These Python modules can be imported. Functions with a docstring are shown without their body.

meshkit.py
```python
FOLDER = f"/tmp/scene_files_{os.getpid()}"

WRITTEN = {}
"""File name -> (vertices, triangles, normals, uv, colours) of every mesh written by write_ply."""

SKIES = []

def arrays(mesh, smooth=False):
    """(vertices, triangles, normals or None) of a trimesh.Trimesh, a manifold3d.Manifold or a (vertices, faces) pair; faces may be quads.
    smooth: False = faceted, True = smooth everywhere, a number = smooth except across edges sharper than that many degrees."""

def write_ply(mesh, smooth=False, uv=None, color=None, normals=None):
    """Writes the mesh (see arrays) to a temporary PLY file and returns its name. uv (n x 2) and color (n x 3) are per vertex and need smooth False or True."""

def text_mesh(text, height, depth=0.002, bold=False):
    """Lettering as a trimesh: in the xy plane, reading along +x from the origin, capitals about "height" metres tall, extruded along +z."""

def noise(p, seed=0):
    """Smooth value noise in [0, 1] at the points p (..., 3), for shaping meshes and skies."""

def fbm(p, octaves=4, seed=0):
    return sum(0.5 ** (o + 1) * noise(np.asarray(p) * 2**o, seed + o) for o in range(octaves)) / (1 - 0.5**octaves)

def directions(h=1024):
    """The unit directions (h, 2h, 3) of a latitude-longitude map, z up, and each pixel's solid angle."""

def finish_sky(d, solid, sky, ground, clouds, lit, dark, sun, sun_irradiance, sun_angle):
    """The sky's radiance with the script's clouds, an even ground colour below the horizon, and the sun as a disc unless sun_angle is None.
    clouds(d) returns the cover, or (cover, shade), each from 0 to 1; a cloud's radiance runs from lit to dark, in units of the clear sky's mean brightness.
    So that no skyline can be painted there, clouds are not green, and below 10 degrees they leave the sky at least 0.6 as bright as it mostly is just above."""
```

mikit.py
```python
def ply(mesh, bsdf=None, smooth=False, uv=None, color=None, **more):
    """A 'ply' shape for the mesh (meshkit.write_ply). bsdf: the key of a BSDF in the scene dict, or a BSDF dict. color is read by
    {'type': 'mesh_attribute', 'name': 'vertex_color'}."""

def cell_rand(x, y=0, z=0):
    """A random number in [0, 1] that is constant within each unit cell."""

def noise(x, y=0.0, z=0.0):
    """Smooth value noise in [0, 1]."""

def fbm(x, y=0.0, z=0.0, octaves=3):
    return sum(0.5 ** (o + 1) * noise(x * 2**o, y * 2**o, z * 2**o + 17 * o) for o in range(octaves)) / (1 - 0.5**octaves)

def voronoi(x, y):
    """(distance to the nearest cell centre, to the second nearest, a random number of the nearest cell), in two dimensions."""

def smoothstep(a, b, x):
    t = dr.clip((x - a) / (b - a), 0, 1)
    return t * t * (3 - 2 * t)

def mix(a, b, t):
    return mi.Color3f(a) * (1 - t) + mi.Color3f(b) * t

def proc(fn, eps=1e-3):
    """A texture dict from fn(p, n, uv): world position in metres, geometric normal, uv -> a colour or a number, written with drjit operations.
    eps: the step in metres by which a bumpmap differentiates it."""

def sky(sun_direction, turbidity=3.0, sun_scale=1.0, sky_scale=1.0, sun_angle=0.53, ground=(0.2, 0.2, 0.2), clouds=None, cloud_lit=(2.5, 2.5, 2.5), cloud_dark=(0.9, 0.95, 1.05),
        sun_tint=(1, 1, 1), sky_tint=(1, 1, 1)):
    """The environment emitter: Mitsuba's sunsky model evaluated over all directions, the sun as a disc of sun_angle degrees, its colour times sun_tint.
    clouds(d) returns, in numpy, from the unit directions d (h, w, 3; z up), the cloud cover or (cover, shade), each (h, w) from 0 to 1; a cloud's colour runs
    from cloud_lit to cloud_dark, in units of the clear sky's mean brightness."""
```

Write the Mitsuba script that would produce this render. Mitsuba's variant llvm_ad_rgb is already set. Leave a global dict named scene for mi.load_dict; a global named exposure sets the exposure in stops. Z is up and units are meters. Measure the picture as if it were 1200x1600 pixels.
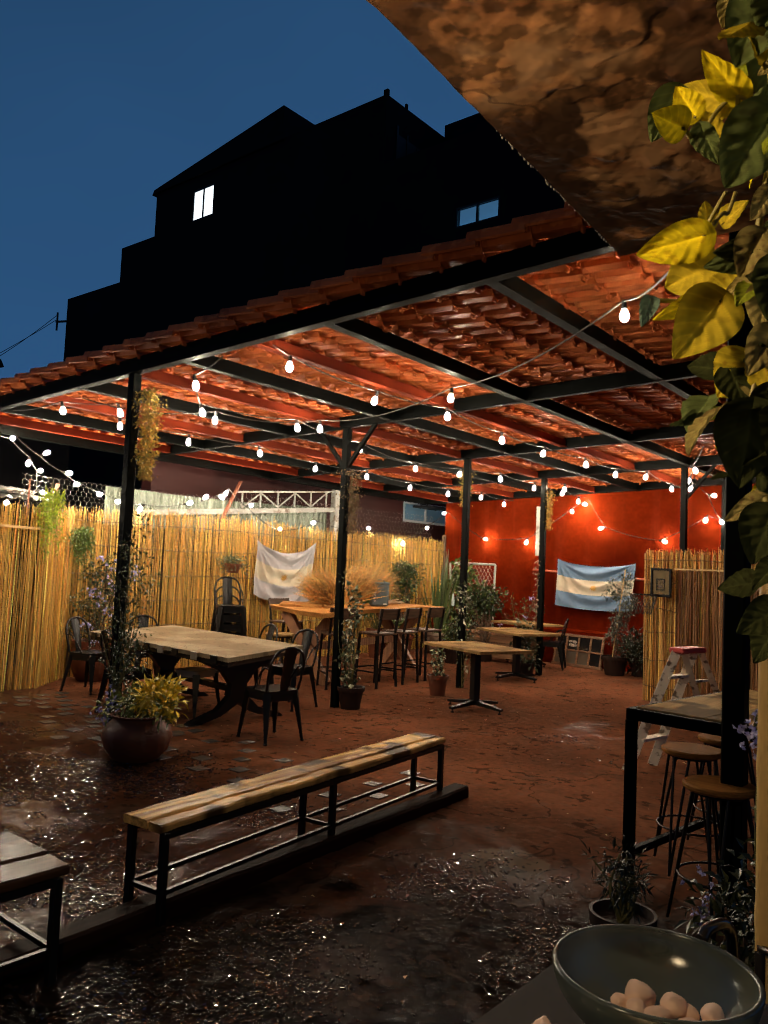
import math, random
import numpy as np, trimesh
import drjit as dr
import mitsuba as mi
import mikit, meshkit
from mikit import noise, fbm, voronoi, smoothstep, mix, proc, cell_rand

random.seed(7)
rng = np.random.default_rng(7)
T = mi.ScalarTransform4f
scene, labels = {'type': 'scene'}, {}

# ---------------------------------------------------------------- camera, sky, exposure
exposure = 3.0                                                  # a long night exposure: all light levels below are an eighth of what the picture shows
scene['camera'] = {'type': 'perspective', 'fov': math.degrees(2 * math.atan(600 / 1275)), 'fov_axis': 'x', 'near_clip': 0.05, 'far_clip': 500.0,
                   'to_world': T().look_at(origin=[0, 0, 1.6], target=[-0.63198836, 0.7721389, 1.6662739], up=[0.00818223, -0.07886428, 0.99685178])}


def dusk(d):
    # dusk overcast, darker away from the last light; unseen part darkened to dim the foreground
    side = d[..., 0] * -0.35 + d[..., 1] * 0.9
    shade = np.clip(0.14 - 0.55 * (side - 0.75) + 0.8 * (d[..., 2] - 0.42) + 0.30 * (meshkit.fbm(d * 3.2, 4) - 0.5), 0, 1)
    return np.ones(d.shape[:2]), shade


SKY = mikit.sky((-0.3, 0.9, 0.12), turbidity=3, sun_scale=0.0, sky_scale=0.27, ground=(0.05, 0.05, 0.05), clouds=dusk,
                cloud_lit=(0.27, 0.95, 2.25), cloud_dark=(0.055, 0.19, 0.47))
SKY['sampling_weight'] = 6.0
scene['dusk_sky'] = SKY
BULB = (1.0, 0.87, 0.66)
BULB_POWER = 88.0

# ---------------------------------------------------------------- mesh helpers (all return (V, F))
def cat(*ms):
    V, F, n = [], [], 0
    for v, f in ms:
        V.append(v); F.append(f + n); n += len(v)
    return np.vstack(V), np.vstack(F)


def xf(m, M):
    return m[0] @ M[:3, :3].T + M[:3, 3], m[1]


def mat(loc=(0, 0, 0), rz=0, rx=0, ry=0, s=1):
    cz, sz, cx, sx, cy, sy = math.cos(rz), math.sin(rz), math.cos(rx), math.sin(rx), math.cos(ry), math.sin(ry)
    Rz = np.array([[cz, -sz, 0], [sz, cz, 0], [0, 0, 1]]); Rx = np.array([[1, 0, 0], [0, cx, -sx], [0, sx, cx]]); Ry = np.array([[cy, 0, sy], [0, 1, 0], [-sy, 0, cy]])
    M = np.eye(4); M[:3, :3] = Rz @ Ry @ Rx * s; M[:3, 3] = loc
    return M


D = math.radians
BOXF = np.array([[0, 2, 3], [0, 3, 1], [4, 5, 7], [4, 7, 6], [0, 1, 5], [0, 5, 4], [2, 6, 7], [2, 7, 3], [0, 4, 6], [0, 6, 2], [1, 3, 7], [1, 7, 5]])


def box(x0, x1, y0, y1, z0, z1):
    v = np.array([[x, y, z] for z in (z0, z1) for y in (y0, y1) for x in (x0, x1)], float)
    return v, np.array([[0, 2, 3], [0, 3, 1], [4, 5, 7], [4, 7, 6], [0, 1, 5], [0, 5, 4], [2, 6, 7], [2, 7, 3], [0, 4, 6], [0, 6, 2], [1, 3, 7], [1, 7, 5]])


def cbox(x0, x1, y0, y1, z0, z1, b=0.006):
    """box with chamfered edges"""
    c = np.array([(x0 + x1) / 2, (y0 + y1) / 2, (z0 + z1) / 2]); h = np.array([x1 - x0, y1 - y0, z1 - z0]) / 2
    b = min(b, h.min() * 0.45)
    P = []
    for s in np.ndindex(2, 2, 2):
        s = np.array(s) * 2 - 1
        for k in range(3):
            q = h - b; q = q.copy(); q[k] = h[k]
            P.append(c + s * q)
    m = trimesh.convex.convex_hull(np.array(P))
    return np.array(m.vertices), np.array(m.faces)


def frame_of(d, up=(0, 0, 1)):
    d = d / np.linalg.norm(d); up = np.asarray(up, float)
    if abs(d @ up) > 0.98: up = np.array([1.0, 0, 0])
    s = np.cross(d, up); s /= np.linalg.norm(s)
    return d, s, np.cross(s, d)


def bar(p0, p1, w, h, w1=None, h1=None, up=(0, 0, 1)):
    """rectangular bar; w across, h along 'up'"""
    p0, p1 = np.array(p0, float), np.array(p1, float)
    d, s, u = frame_of(p1 - p0, up)
    w1, h1 = w if w1 is None else w1, h if h1 is None else h1
    v = []
    for p, a, b in ((p0, w, h), (p1, w1, h1)):
        for j in (-1, 1):
            for i in (-1, 1):
                v.append(p + s * i * a / 2 + u * j * b / 2)
    f = BOXF if True else None
    m = trimesh.Trimesh(np.array(v), np.array([[0, 2, 3], [0, 3, 1], [4, 5, 7], [4, 7, 6], [0, 1, 5], [0, 5, 4], [2, 6, 7], [2, 7, 3], [0, 4, 6], [0, 6, 2], [1, 3, 7], [1, 7, 5]]), process=False)
    if m.volume < 0: m.invert()
    return np.array(m.vertices), np.array(m.faces)


def tube(pts, r, seg=8, caps=True):
    pts = np.array(pts, float); n = len(pts)
    r = np.full(n, r) if np.isscalar(r) else np.array(r, float)
    t = np.gradient(pts, axis=0) if n > 2 else np.repeat((pts[1] - pts[0])[None], 2, 0)
    t /= np.linalg.norm(t, axis=1, keepdims=True) + 1e-12
    _, s, u = frame_of(t[0])
    V, ang = [], np.arange(seg) * 2 * np.pi / seg
    for i in range(n):
        s = s - t[i] * (s @ t[i]); s /= np.linalg.norm(s) + 1e-12; u = np.cross(t[i], s)
        V.append(pts[i] + r[i] * (np.cos(ang)[:, None] * s + np.sin(ang)[:, None] * u))
    V = np.vstack(V); F = []
    a = np.arange(seg); b = (a + 1) % seg
    for i in range(n - 1):
        o, q = i * seg, (i + 1) * seg
        F.append(np.stack([o + a, o + b, q + b], 1)); F.append(np.stack([o + a, q + b, q + a], 1))
    if caps:
        V = np.vstack([V, pts[:1], pts[-1:]]); k = len(V) - 2
        F.append(np.stack([np.full(seg, k), b, a], 1)); F.append(np.stack([np.full(seg, k + 1), (n - 1) * seg + a, (n - 1) * seg + b], 1))
    return V, np.vstack(F)


def spline(pts, n=8):
    """Catmull-Rom through the points"""
    P = np.array(pts, float); P = np.vstack([2 * P[0] - P[1], P, 2 * P[-1] - P[-2]])
    out = []
    for i in range(1, len(P) - 2):
        for t in np.arange(n) / n:
            out.append(0.5 * (2 * P[i] + (P[i + 1] - P[i - 1]) * t + (2 * P[i - 1] - 5 * P[i] + 4 * P[i + 1] - P[i + 2]) * t * t + (3 * P[i] - P[i - 1] - 3 * P[i + 1] + P[i + 2]) * t ** 3))
    return np.array(out + [P[-2]])


def lathe(prof, seg=24, wob=0.0, seed=0):
    prof = np.array(prof, float); n = len(prof); ang = np.arange(seg) * 2 * np.pi / seg
    V = np.zeros((n, seg, 3))
    for i, (r, z) in enumerate(prof):
        V[i, :, 0], V[i, :, 1], V[i, :, 2] = r * np.cos(ang), r * np.sin(ang), z
    V = V.reshape(-1, 3)
    if wob:
        k = 1 + wob * (meshkit.fbm(V * 9 + seed, 3) - 0.5)
        V[:, :2] *= k[:, None]
    a = np.arange(seg); b = (a + 1) % seg; F = []
    for i in range(n - 1):
        o, q = i * seg, (i + 1) * seg
        F.append(np.stack([o + a, o + b, q + b], 1)); F.append(np.stack([o + a, q + b, q + a], 1))
    return V, np.vstack(F)


def disc(r, z, seg=24, wob=0.0, c=(0, 0)):
    a = np.arange(seg) * 2 * np.pi / seg
    V = np.vstack([[c[0], c[1], z], np.stack([c[0] + r * np.cos(a), c[1] + r * np.sin(a), np.full(seg, z)], 1)])
    i = np.arange(seg)
    return V, np.stack([np.zeros(seg, int), 1 + i, 1 + (i + 1) % seg], 1)


def ico(r, sub=1, c=(0, 0, 0), s=(1, 1, 1)):
    m = trimesh.creation.icosphere(subdivisions=sub, radius=r)
    return np.array(m.vertices) * s + c, np.array(m.faces)


def grid(nx, ny, fn):
    """fn(u, v) -> (n, 3); one sheet"""
    u, v = np.meshgrid(np.linspace(0, 1, nx + 1), np.linspace(0, 1, ny + 1), indexing='ij')
    V = fn(u.ravel(), v.ravel())
    i, j = np.meshgrid(np.arange(nx), np.arange(ny), indexing='ij'); a = (i * (ny + 1) + j).ravel(); s = ny + 1
    return V, np.vstack([np.stack([a, a + s, a + s + 1], 1), np.stack([a, a + s + 1, a + 1], 1)]), np.stack([u.ravel(), v.ravel()], 1)


def plate(poly, z0, z1):
    from shapely.geometry import Polygon
    m = trimesh.creation.extrude_polygon(Polygon(poly), z1 - z0, engine='earcut')
    return np.array(m.vertices) + [0, 0, z0], np.array(m.faces)


def leaves(P, dirs, nrm, L, W, fold=0.25):
    """folded leaves: base P, unit direction, normal, length, width -> one mesh of 4 triangles each"""
    P, dirs, nrm = (np.asarray(a, float) for a in (P, dirs, nrm)); n = len(P)
    L, W = np.broadcast_to(L, n)[:, None], np.broadcast_to(W, n)[:, None]
    d = dirs / (np.linalg.norm(dirs, axis=1, keepdims=True) + 1e-9)
    s = np.cross(d, nrm); s /= np.linalg.norm(s, axis=1, keepdims=True) + 1e-9; u = np.cross(s, d)
    A, B = P, P + d * L - u * L * 0.15
    mid = P + d * L * 0.5
    Lf, Rt = P + d * L * 0.45 - s * W / 2 + u * W * fold, P + d * L * 0.45 + s * W / 2 + u * W * fold
    V = np.stack([A, B, mid, Lf, Rt], 1).reshape(-1, 3)
    o = (np.arange(n) * 5)[:, None, None]
    F = (np.array([[0, 2, 3], [3, 2, 1], [0, 4, 2], [4, 1, 2]])[None] + o).reshape(-1, 3)
    return V, F


def blades(P, tips, w, bend=None, seg=4, up=(0, 0, 1)):
    """tapered ribbons from P to tips, bowed by bend (n,3)"""
    n = len(P); t = np.linspace(0, 1, seg + 1)
    P, tips = np.asarray(P, float), np.asarray(tips, float)
    bend = np.zeros_like(P) if bend is None else np.asarray(bend, float)
    C = P[:, None] * (1 - t)[None, :, None] + tips[:, None] * t[None, :, None] + bend[:, None] * (4 * t * (1 - t))[None, :, None]
    d = tips - P; r = np.random.default_rng(n).normal(size=(n, 3)); s = np.cross(d, r); s /= np.linalg.norm(s, axis=1, keepdims=True) + 1e-9
    ww = np.broadcast_to(w, n)[:, None] * (0.25 + 0.75 * np.sin(np.pi * np.clip(t * 0.85 + 0.15, 0, 1)) ** 0.7)[None]
    V = np.stack([C - s[:, None] * ww[..., None] / 2, C + s[:, None] * ww[..., None] / 2], 2).reshape(-1, 3)
    o = (np.arange(n) * (seg + 1) * 2)[:, None] + (np.arange(seg) * 2)[None]; o = o.reshape(-1)
    return V, np.vstack([np.stack([o, o + 1, o + 3], 1), np.stack([o, o + 3, o + 2], 1)])


# ---------------------------------------------------------------- names, things, parts
def numbered(name):
    if name not in USED:
        USED.add(name); return name
    i = 1
    while f'{name}_{i:03d}' in USED: i += 1
    USED.add(f'{name}_{i:03d}')
    return f'{name}_{i:03d}'


USED, PLY, PLACE = set(), {}, {}


def thing(name, label, cat_, loc=(0, 0, 0), rz=0, group=None, M=None, kind=None):
    key = numbered(name); PLACE[key] = mat(loc, rz) if M is None else M
    labels[key] = {'label': label, 'category': cat_}
    if group: labels[key]['group'] = group
    if kind: labels[key]['kind'] = kind
    return key


def ply_of(m, bsdf, smooth, color=None, uv=None):
    k = (id(m), bsdf, str(smooth))
    if k not in PLY: PLY[k] = (m, mikit.ply((m[0], m[1]), bsdf, smooth=smooth, color=color, uv=uv))
    return PLY[k][1]


def part(parent, name, m, bsdf, smooth=False, label=None, kind=None, M=None, color=None, uv=None, own=False, **more):
    """own=True: the mesh is the thing itself (one entry)"""
    root = parent.split('__')[0]
    key = parent if own else numbered(parent + '__' + name)
    W = PLACE[root] if M is None else PLACE[root] @ M
    scene[key] = {**ply_of(m, bsdf, smooth, color, uv), 'to_world': T(W.tolist()) if not np.allclose(W, np.eye(4)) else T(), **more}
    if not own and (label or kind):
        labels[key] = {}
        if label: labels[key]['label'] = label
        if kind: labels[key]['kind'] = kind
    return key


def struct(name, m, bsdf, label, smooth=False, **more):
    key = numbered(name); PLACE[key] = np.eye(4)
    scene[key] = mikit.ply((m[0], m[1]), bsdf, smooth=smooth, **more)
    labels[key] = {'label': label, 'category': name.split('_')[-1], 'kind': 'structure'}
    return key


def vary(m, n, base, dv=0.25, dh=0.06, seed=0):
    """vertex colours for a mesh made of pieces with n vertices each: one tone per piece"""
    r = np.random.default_rng(seed); k = len(m[0]) // n
    c = np.array(base)[None] * np.exp(r.normal(0, dv, (k, 1))) * (1 + r.normal(0, dh, (k, 3)))
    return np.clip(np.repeat(c, n, 0), 0, 1)


# ---------------------------------------------------------------- materials
def rgb(c): return {'type': 'rgb', 'value': list(c)}


def prin(c, rough=0.5, metallic=0.0, spec=0.5, two=True, **k):
    b = {'type': 'principled', 'base_color': c if isinstance(c, dict) else rgb(c), 'roughness': rough if isinstance(rough, (dict, float)) else float(rough), 'metallic': float(metallic), 'specular': float(spec), **k}
    return {'type': 'twosided', 'bsdf': b} if two else b


def dif(c, gloss=0.0, rough=0.4, spec=0.4):
    """a matt surface with a share of gloss"""
    d = {'type': 'diffuse', 'reflectance': c if isinstance(c, dict) else rgb(c)}
    if gloss: d = {'type': 'blendbsdf', 'weight': gloss, 'matt': d, 'shiny': prin(c, rough, spec=spec, two=False)}
    return {'type': 'twosided', 'bsdf': d}


def bump(b, fn, scale=1.0, eps=2e-3):
    if b['type'] == 'twosided':
        return {'type': 'twosided', 'bsdf': {'type': 'bumpmap', 'height': proc(fn, eps), 'scale': scale, 'inner': b['bsdf']}}
    return {'type': 'bumpmap', 'height': proc(fn, eps), 'scale': scale, 'inner': b}


def L1(c): return mi.Color3f(*c)


VC = {'type': 'mesh_attribute', 'name': 'vertex_color'}
WET_EDGE = 4.35


def floor_color(p, n, uv):
    x, y = p.x, p.y
    big, mid, fine = fbm(x * 0.9 + 3, y * 0.9, 1.0, 3), fbm(x * 5, y * 5, 2.0, 3), fbm(x * 34, y * 34, 5.0, 3)
    paint = mix((0.158, 0.062, 0.031), (0.092, 0.036, 0.0185), smoothstep(0.34, 0.68, big))
    paint = mix(paint, (0.090, 0.040, 0.022), 0.5 * smoothstep(0.50, 0.75, mid))
    paint = paint * (0.72 + 0.56 * fine)
    # trodden dust inside, chips where the paint came off
    chip = smoothstep(0.635, 0.675, fbm(x * 3.1 + 11, y * 3.1, 7.0, 4)) * smoothstep(5.2, 4.0, y)
    near = dr.exp(-dr.square((x + 2.33) / 0.30) - dr.square((y - 4.05) / 0.28))
    chip = dr.maximum(chip * 0.35, smoothstep(0.40, 0.52, near * (0.45 + 0.9 * fbm(x * 11, y * 11, 3.0, 3))))
    paint = mix(paint, (0.150, 0.102, 0.066), chip)
    # bare rough concrete in the open strip by the porch
    bare = smoothstep(-0.25, 0.35, (x + 3.0) * 0.9 - (y - 2.9) * 0.75 + 1.6 * (mid - 0.5)) * smoothstep(4.6, 3.4, y + 0.8 * (big - 0.5))
    rock = mix((0.050, 0.028, 0.016), (0.012, 0.007, 0.0045), smoothstep(0.35, 0.65, fbm(x * 2.7, y * 6.0, 9.0, 4))) * (0.6 + 0.8 * fine)
    c = mix(paint, rock, bare)
    crack = dr.abs(fbm(x * 1.6 + 5, y * 1.6, 12.0, 4) - 0.5)
    c = c * (1 - 0.55 * smoothstep(0.010, 0.002, crack)) * (1 - 0.6 * smoothstep(0.70, 0.78, fbm(x * 8.5, y * 13, 6.0, 3)))
    c = mix(c, (0.13, 0.075, 0.05), 0.5 * smoothstep(0.69, 0.76, fbm(x * 12 + 3, y * 17, 2.0, 3)))
    wet = smoothstep(4.9, 3.7, y + 0.9 * (mid - 0.5) + 0.15 * (x + 4))
    return c * (1 - 0.72 * wet)


def wetness(x, y):
    mid = fbm(x * 3.3, y * 3.3, 2.5, 3)
    out = smoothstep(4.7, 3.8, y + 1.3 * (mid - 0.5) + 0.12 * (x + 4))
    spill = 0.8 * smoothstep(0.30, 0.75, dr.exp(-dr.square((x + 3.35) / 0.7) - dr.square((y - 8.0) / 0.9)) * (0.2 + 1.6 * fbm(x * 7, y * 7, 1.5, 3)))
    return dr.maximum(out, spill)


def floor_rough(p, n, uv):
    w = wetness(p.x, p.y)
    f = fbm(p.x * 14, p.y * 14, 4.0, 3)
    return 0.46 + 0.20 * (f - 0.5) - w * (0.345 + 0.045 * smoothstep(0.40, 0.6, f))


def facets(x, y, size, tilt, k):
    """height of small flat facets of wet grit, each tilted its own way"""
    u, v = x / size + 1.1 * noise(x / size * 0.45, y / size * 0.45, k), y / size + 1.1 * noise(x / size * 0.45 + 9, y / size * 0.45, k + 3)
    a, b = cell_rand(u, v, k + 1), cell_rand(u, v, k + 2)
    return size * tilt * ((a - 0.5) * (u - dr.floor(u)) + (b - 0.5) * (v - dr.floor(v)))


def floor_bump(p, n, uv):
    x, y = p.x, p.y
    w = wetness(x, y)
    grit = smoothstep(0.36, 0.56, fbm(x * 2.3, y * 2.3, 8.0, 3))
    return (0.10 + w) * 0.006 * fbm(x * 17, y * 17, 1.0, 3) + w * (0.35 + 0.65 * grit) * (facets(x, y, 0.013, 0.28, 1.0) + facets(x, y, 0.034, 0.14, 5.0)) + 0.0011 * noise(x * 130, y * 130, 3.0) * (1 - 0.8 * w)


def gloss_share(p, n, uv):
    """how much of the floor is covered by a smooth film of water"""
    w = wetness(p.x, p.y)
    film = smoothstep(0.46, 0.64, fbm(p.x * 2.3, p.y * 2.3, 31.0, 4)) * (0.10 + 0.55 * smoothstep(-2.9, -3.5, p.x))   # the bare rock drains, the painted floor holds the film
    return 0.02 + w * (0.05 + film)


scene['m_floor'] = {'type': 'twosided', 'bsdf': {'type': 'bumpmap', 'height': proc(floor_bump, 7e-4), 'scale': 1.0, 'inner': {
    'type': 'blendbsdf', 'weight': proc(gloss_share), 'matt': {'type': 'diffuse', 'reflectance': proc(floor_color)}, 'shiny': prin(proc(floor_color), proc(floor_rough), spec=0.4, two=False)}}}
scene['m_glint_chip'] = prin(VC, 0.105, spec=0.85)
scene['m_ground'] = prin((0.02, 0.018, 0.016), 0.8)


def red_wall(p, n, uv):
    a = p.x + 0.7 * p.y
    s = fbm(a * 0.8, p.z * 0.8, 3.0, 4)
    drip = fbm(a * 7.0, p.z * 0.7, 1.0, 3)
    c = mix((0.100, 0.0088, 0.0017), (0.046, 0.0038, 0.0010), smoothstep(0.35, 0.7, s))
    c = mix(c, (0.11, 0.012, 0.004), 0.45 * smoothstep(0.55, 0.75, drip) * smoothstep(0.2, 1.6, p.z))
    return c * (0.88 + 0.24 * fbm(a * 23, p.z * 23, 0.0, 2))


scene['m_red_wall'] = bump(dif(proc(red_wall), 0.0, 0.4, 0.4), lambda p, n, uv: 0.004 * fbm((p.x + p.y) * 16, p.z * 16, 1.0, 3), 1.0, 4e-3)
scene['m_maroon'] = bump(prin(proc(lambda p, n, uv: mix((0.036, 0.0055, 0.0040), (0.022, 0.0042, 0.0034), fbm(p.y * 2, p.z * 2, 0.0, 3))), 0.7, spec=0.3),
                         lambda p, n, uv: 0.003 * fbm(p.y * 14, p.z * 14, 1.0, 3), 1.0, 4e-3)
scene['m_dark_building'] = prin(proc(lambda p, n, uv: mix((0.020, 0.018, 0.018), (0.011, 0.010, 0.011), fbm(p.x * 0.7, p.z * 0.7, p.y * 0.5, 3))), 0.85, spec=0.15)
scene['m_slate'] = prin((0.018, 0.020, 0.024), 0.55)


def soffit_color(p, n, uv):
    x, y = p.x, p.y
    w = 0.10 * fbm(x * 9, y * 9, 3.0, 3)
    a, b, f = fbm(x * 4.2 + w, y * 4.2, 1.0, 5), fbm(x * 19, y * 19, 5.0, 4), fbm(x * 70, y * 70, 2.0, 3)
    c = mix((0.27, 0.130, 0.056), (0.125, 0.053, 0.022), smoothstep(0.36, 0.62, a)) * (0.45 + 1.1 * b) * (0.75 + 0.5 * f)
    c = c * (0.55 + 0.9 * smoothstep(0.38, 0.62, fbm(x * 33, y * 33, 11.0, 3)))
    c = mix(c, (0.38, 0.22, 0.115), 0.7 * smoothstep(0.56, 0.66, fbm(x * 7 + w * 3, y * 7, 8.0, 4)))
    crack = dr.abs(fbm(x * 3.1 + w, y * 3.1 + 3, 21.0, 5) - 0.5)
    c = c * (1 - 0.45 * smoothstep(0.012, 0.003, crack))
    edge = x + 0.80 + 0.075 * (y - 1.0)                          # metres in from the dripping edge
    mould = smoothstep(0.05, -0.02, edge - 0.30 * smoothstep(0.30, 0.72, fbm(y * 5.0 + 4, x * 5.0, 2.0, 5))) * smoothstep(1.15, 1.35, y)
    patch = smoothstep(0.515, 0.545, fbm(x * 4.2 + 9.1, y * 4.2 + 2.2, 4.0, 5)) * smoothstep(-0.62, -0.46, x)
    soot = smoothstep(0.54, 0.60, fbm(x * 5 + 1.1, y * 5, 14.0, 5)) * 0.75
    return mix(c, (0.022, 0.009, 0.005), dr.maximum(dr.maximum(mould, patch), soot) * 0.93)


scene['m_soffit'] = bump(prin(proc(soffit_color), 0.62, spec=0.32), lambda p, n, uv: 0.008 * fbm(p.x * 16, p.y * 16, 1.0, 5) + 0.002 * noise(p.x * 85, p.y * 85), 1.0, 1.5e-3)


def steel_color(p, n, uv):
    a = fbm(p.x * 6, p.y * 6, p.z * 6, 3)
    return mix((0.0028, 0.0036, 0.0031), (0.0015, 0.0019, 0.0017), a) * (0.9 + 0.2 * noise(p.x * 60, p.y * 60, p.z * 60))


scene['m_steel'] = dif(proc(steel_color), 0.22, 0.4, 0.2)
scene['m_red_steel'] = dif(proc(lambda p, n, uv: mix((0.135, 0.0185, 0.0070), (0.085, 0.0115, 0.005), fbm(p.x * 4, p.y * 4, p.z * 4, 3))), 0.1, 0.4, 0.4)
scene['m_black_metal'] = prin(proc(lambda p, n, uv: mix((0.0075, 0.0072, 0.007), (0.004, 0.004, 0.004), fbm(p.x * 9, p.y * 9, p.z * 9, 2))), 0.32, spec=0.26)


def tile_color(p, n, uv):
    a = cell_rand(p.x / 0.32 + 40, p.y / 0.205 + 7, 0.0)
    f = fbm(p.x * 24, p.y * 24, p.z * 24, 3)
    c = mix((0.52, 0.140, 0.045), (0.27, 0.060, 0.021), a)
    c = mix(c, (0.55, 0.18, 0.060), 0.6 * smoothstep(0.5, 0.72, f))
    return c * (0.75 + 0.5 * fbm(p.x * 4, p.y * 4, 2.0, 2))


def tile_rough(p, n, uv): return 0.34 + 0.35 * fbm(p.x * 9, p.y * 9, 4.0, 2)


scene['m_tile'] = bump(dif(proc(tile_color), 0.28, 0.35, 0.5), lambda p, n, uv: 0.0022 * fbm(p.x * 55, p.y * 55, p.z * 55, 2), 1.0, 2e-3)
scene['m_reed'] = prin(VC, 0.5, spec=0.35)
scene['m_straw'] = prin(VC, 0.6, spec=0.3)
scene['m_binding'] = prin((0.10, 0.06, 0.03), 0.6)
scene['m_leaf'] = {'type': 'twosided', 'bsdf': {'type': 'principled', 'base_color': VC, 'roughness': 0.38, 'specular': 0.5}}
scene['m_petal'] = prin((0.36, 0.36, 0.62), 0.6)
scene['m_stem'] = prin((0.11, 0.10, 0.03), 0.55)
scene['m_bark'] = prin(proc(lambda p, n, uv: mix((0.16, 0.10, 0.06), (0.07, 0.04, 0.025), fbm(p.x * 30, p.y * 30, p.z * 9, 3))), 0.7)
scene['m_soil'] = prin((0.018, 0.012, 0.009), 0.9)


def wood(light, dark, along='x', scale=1.0, stain=None, stain_amt=0.0):
    def fn(p, n, uv):
        q = {'x': (p.x, p.y, p.z), 'y': (p.y, p.x, p.z), 'z': (p.z, p.x, p.y)}[along]
        g = fbm(q[0] * 2.2 * scale, q[1] * 46 * scale, q[2] * 46 * scale, 3)
        h = fbm(q[0] * 1.1, q[1] * 7, q[2] * 7, 3)
        c = mix(light, dark, smoothstep(0.30, 0.72, 0.55 * g + 0.45 * h))
        c = c * (0.8 + 0.4 * noise(q[0] * 12, q[1] * 160, q[2] * 160))
        if stain is not None:
            c = mix(c, stain, stain_amt * smoothstep(0.46, 0.66, fbm(p.x * 5.0, p.y * 5.0, 6.0, 3)))
        return c
    return fn


scene['m_wood_bar'] = dif(proc(wood((0.52, 0.335, 0.135), (0.33, 0.195, 0.075), 'y', 1, (0.085, 0.052, 0.026), 0.85)), 0.06, 0.4, 0.4)
scene['m_wood_slab'] = dif(proc(wood((0.50, 0.25, 0.075), (0.32, 0.13, 0.035), 'y')), 0.15, 0.4, 0.4)
scene['m_wood_leg'] = prin(proc(wood((0.26, 0.12, 0.055), (0.14, 0.06, 0.03), 'z')), 0.5)
scene['m_wood_table'] = dif(proc(wood((0.34, 0.220, 0.090), (0.21, 0.125, 0.048), 'x', 1, (0.08, 0.045, 0.02), 0.6)), 0.08, 0.4, 0.4)
scene['m_wood_bench'] = bump(dif(proc(wood((0.78, 0.450, 0.130), (0.26, 0.125, 0.036), 'y', 0.8, (0.030, 0.013, 0.005), 0.95)), 0.34, 0.2, 0.6),
                             lambda p, n, uv: 0.004 * fbm(p.x * 60, p.y * 7, 0.0, 3), 1.0, 2e-3)
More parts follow.
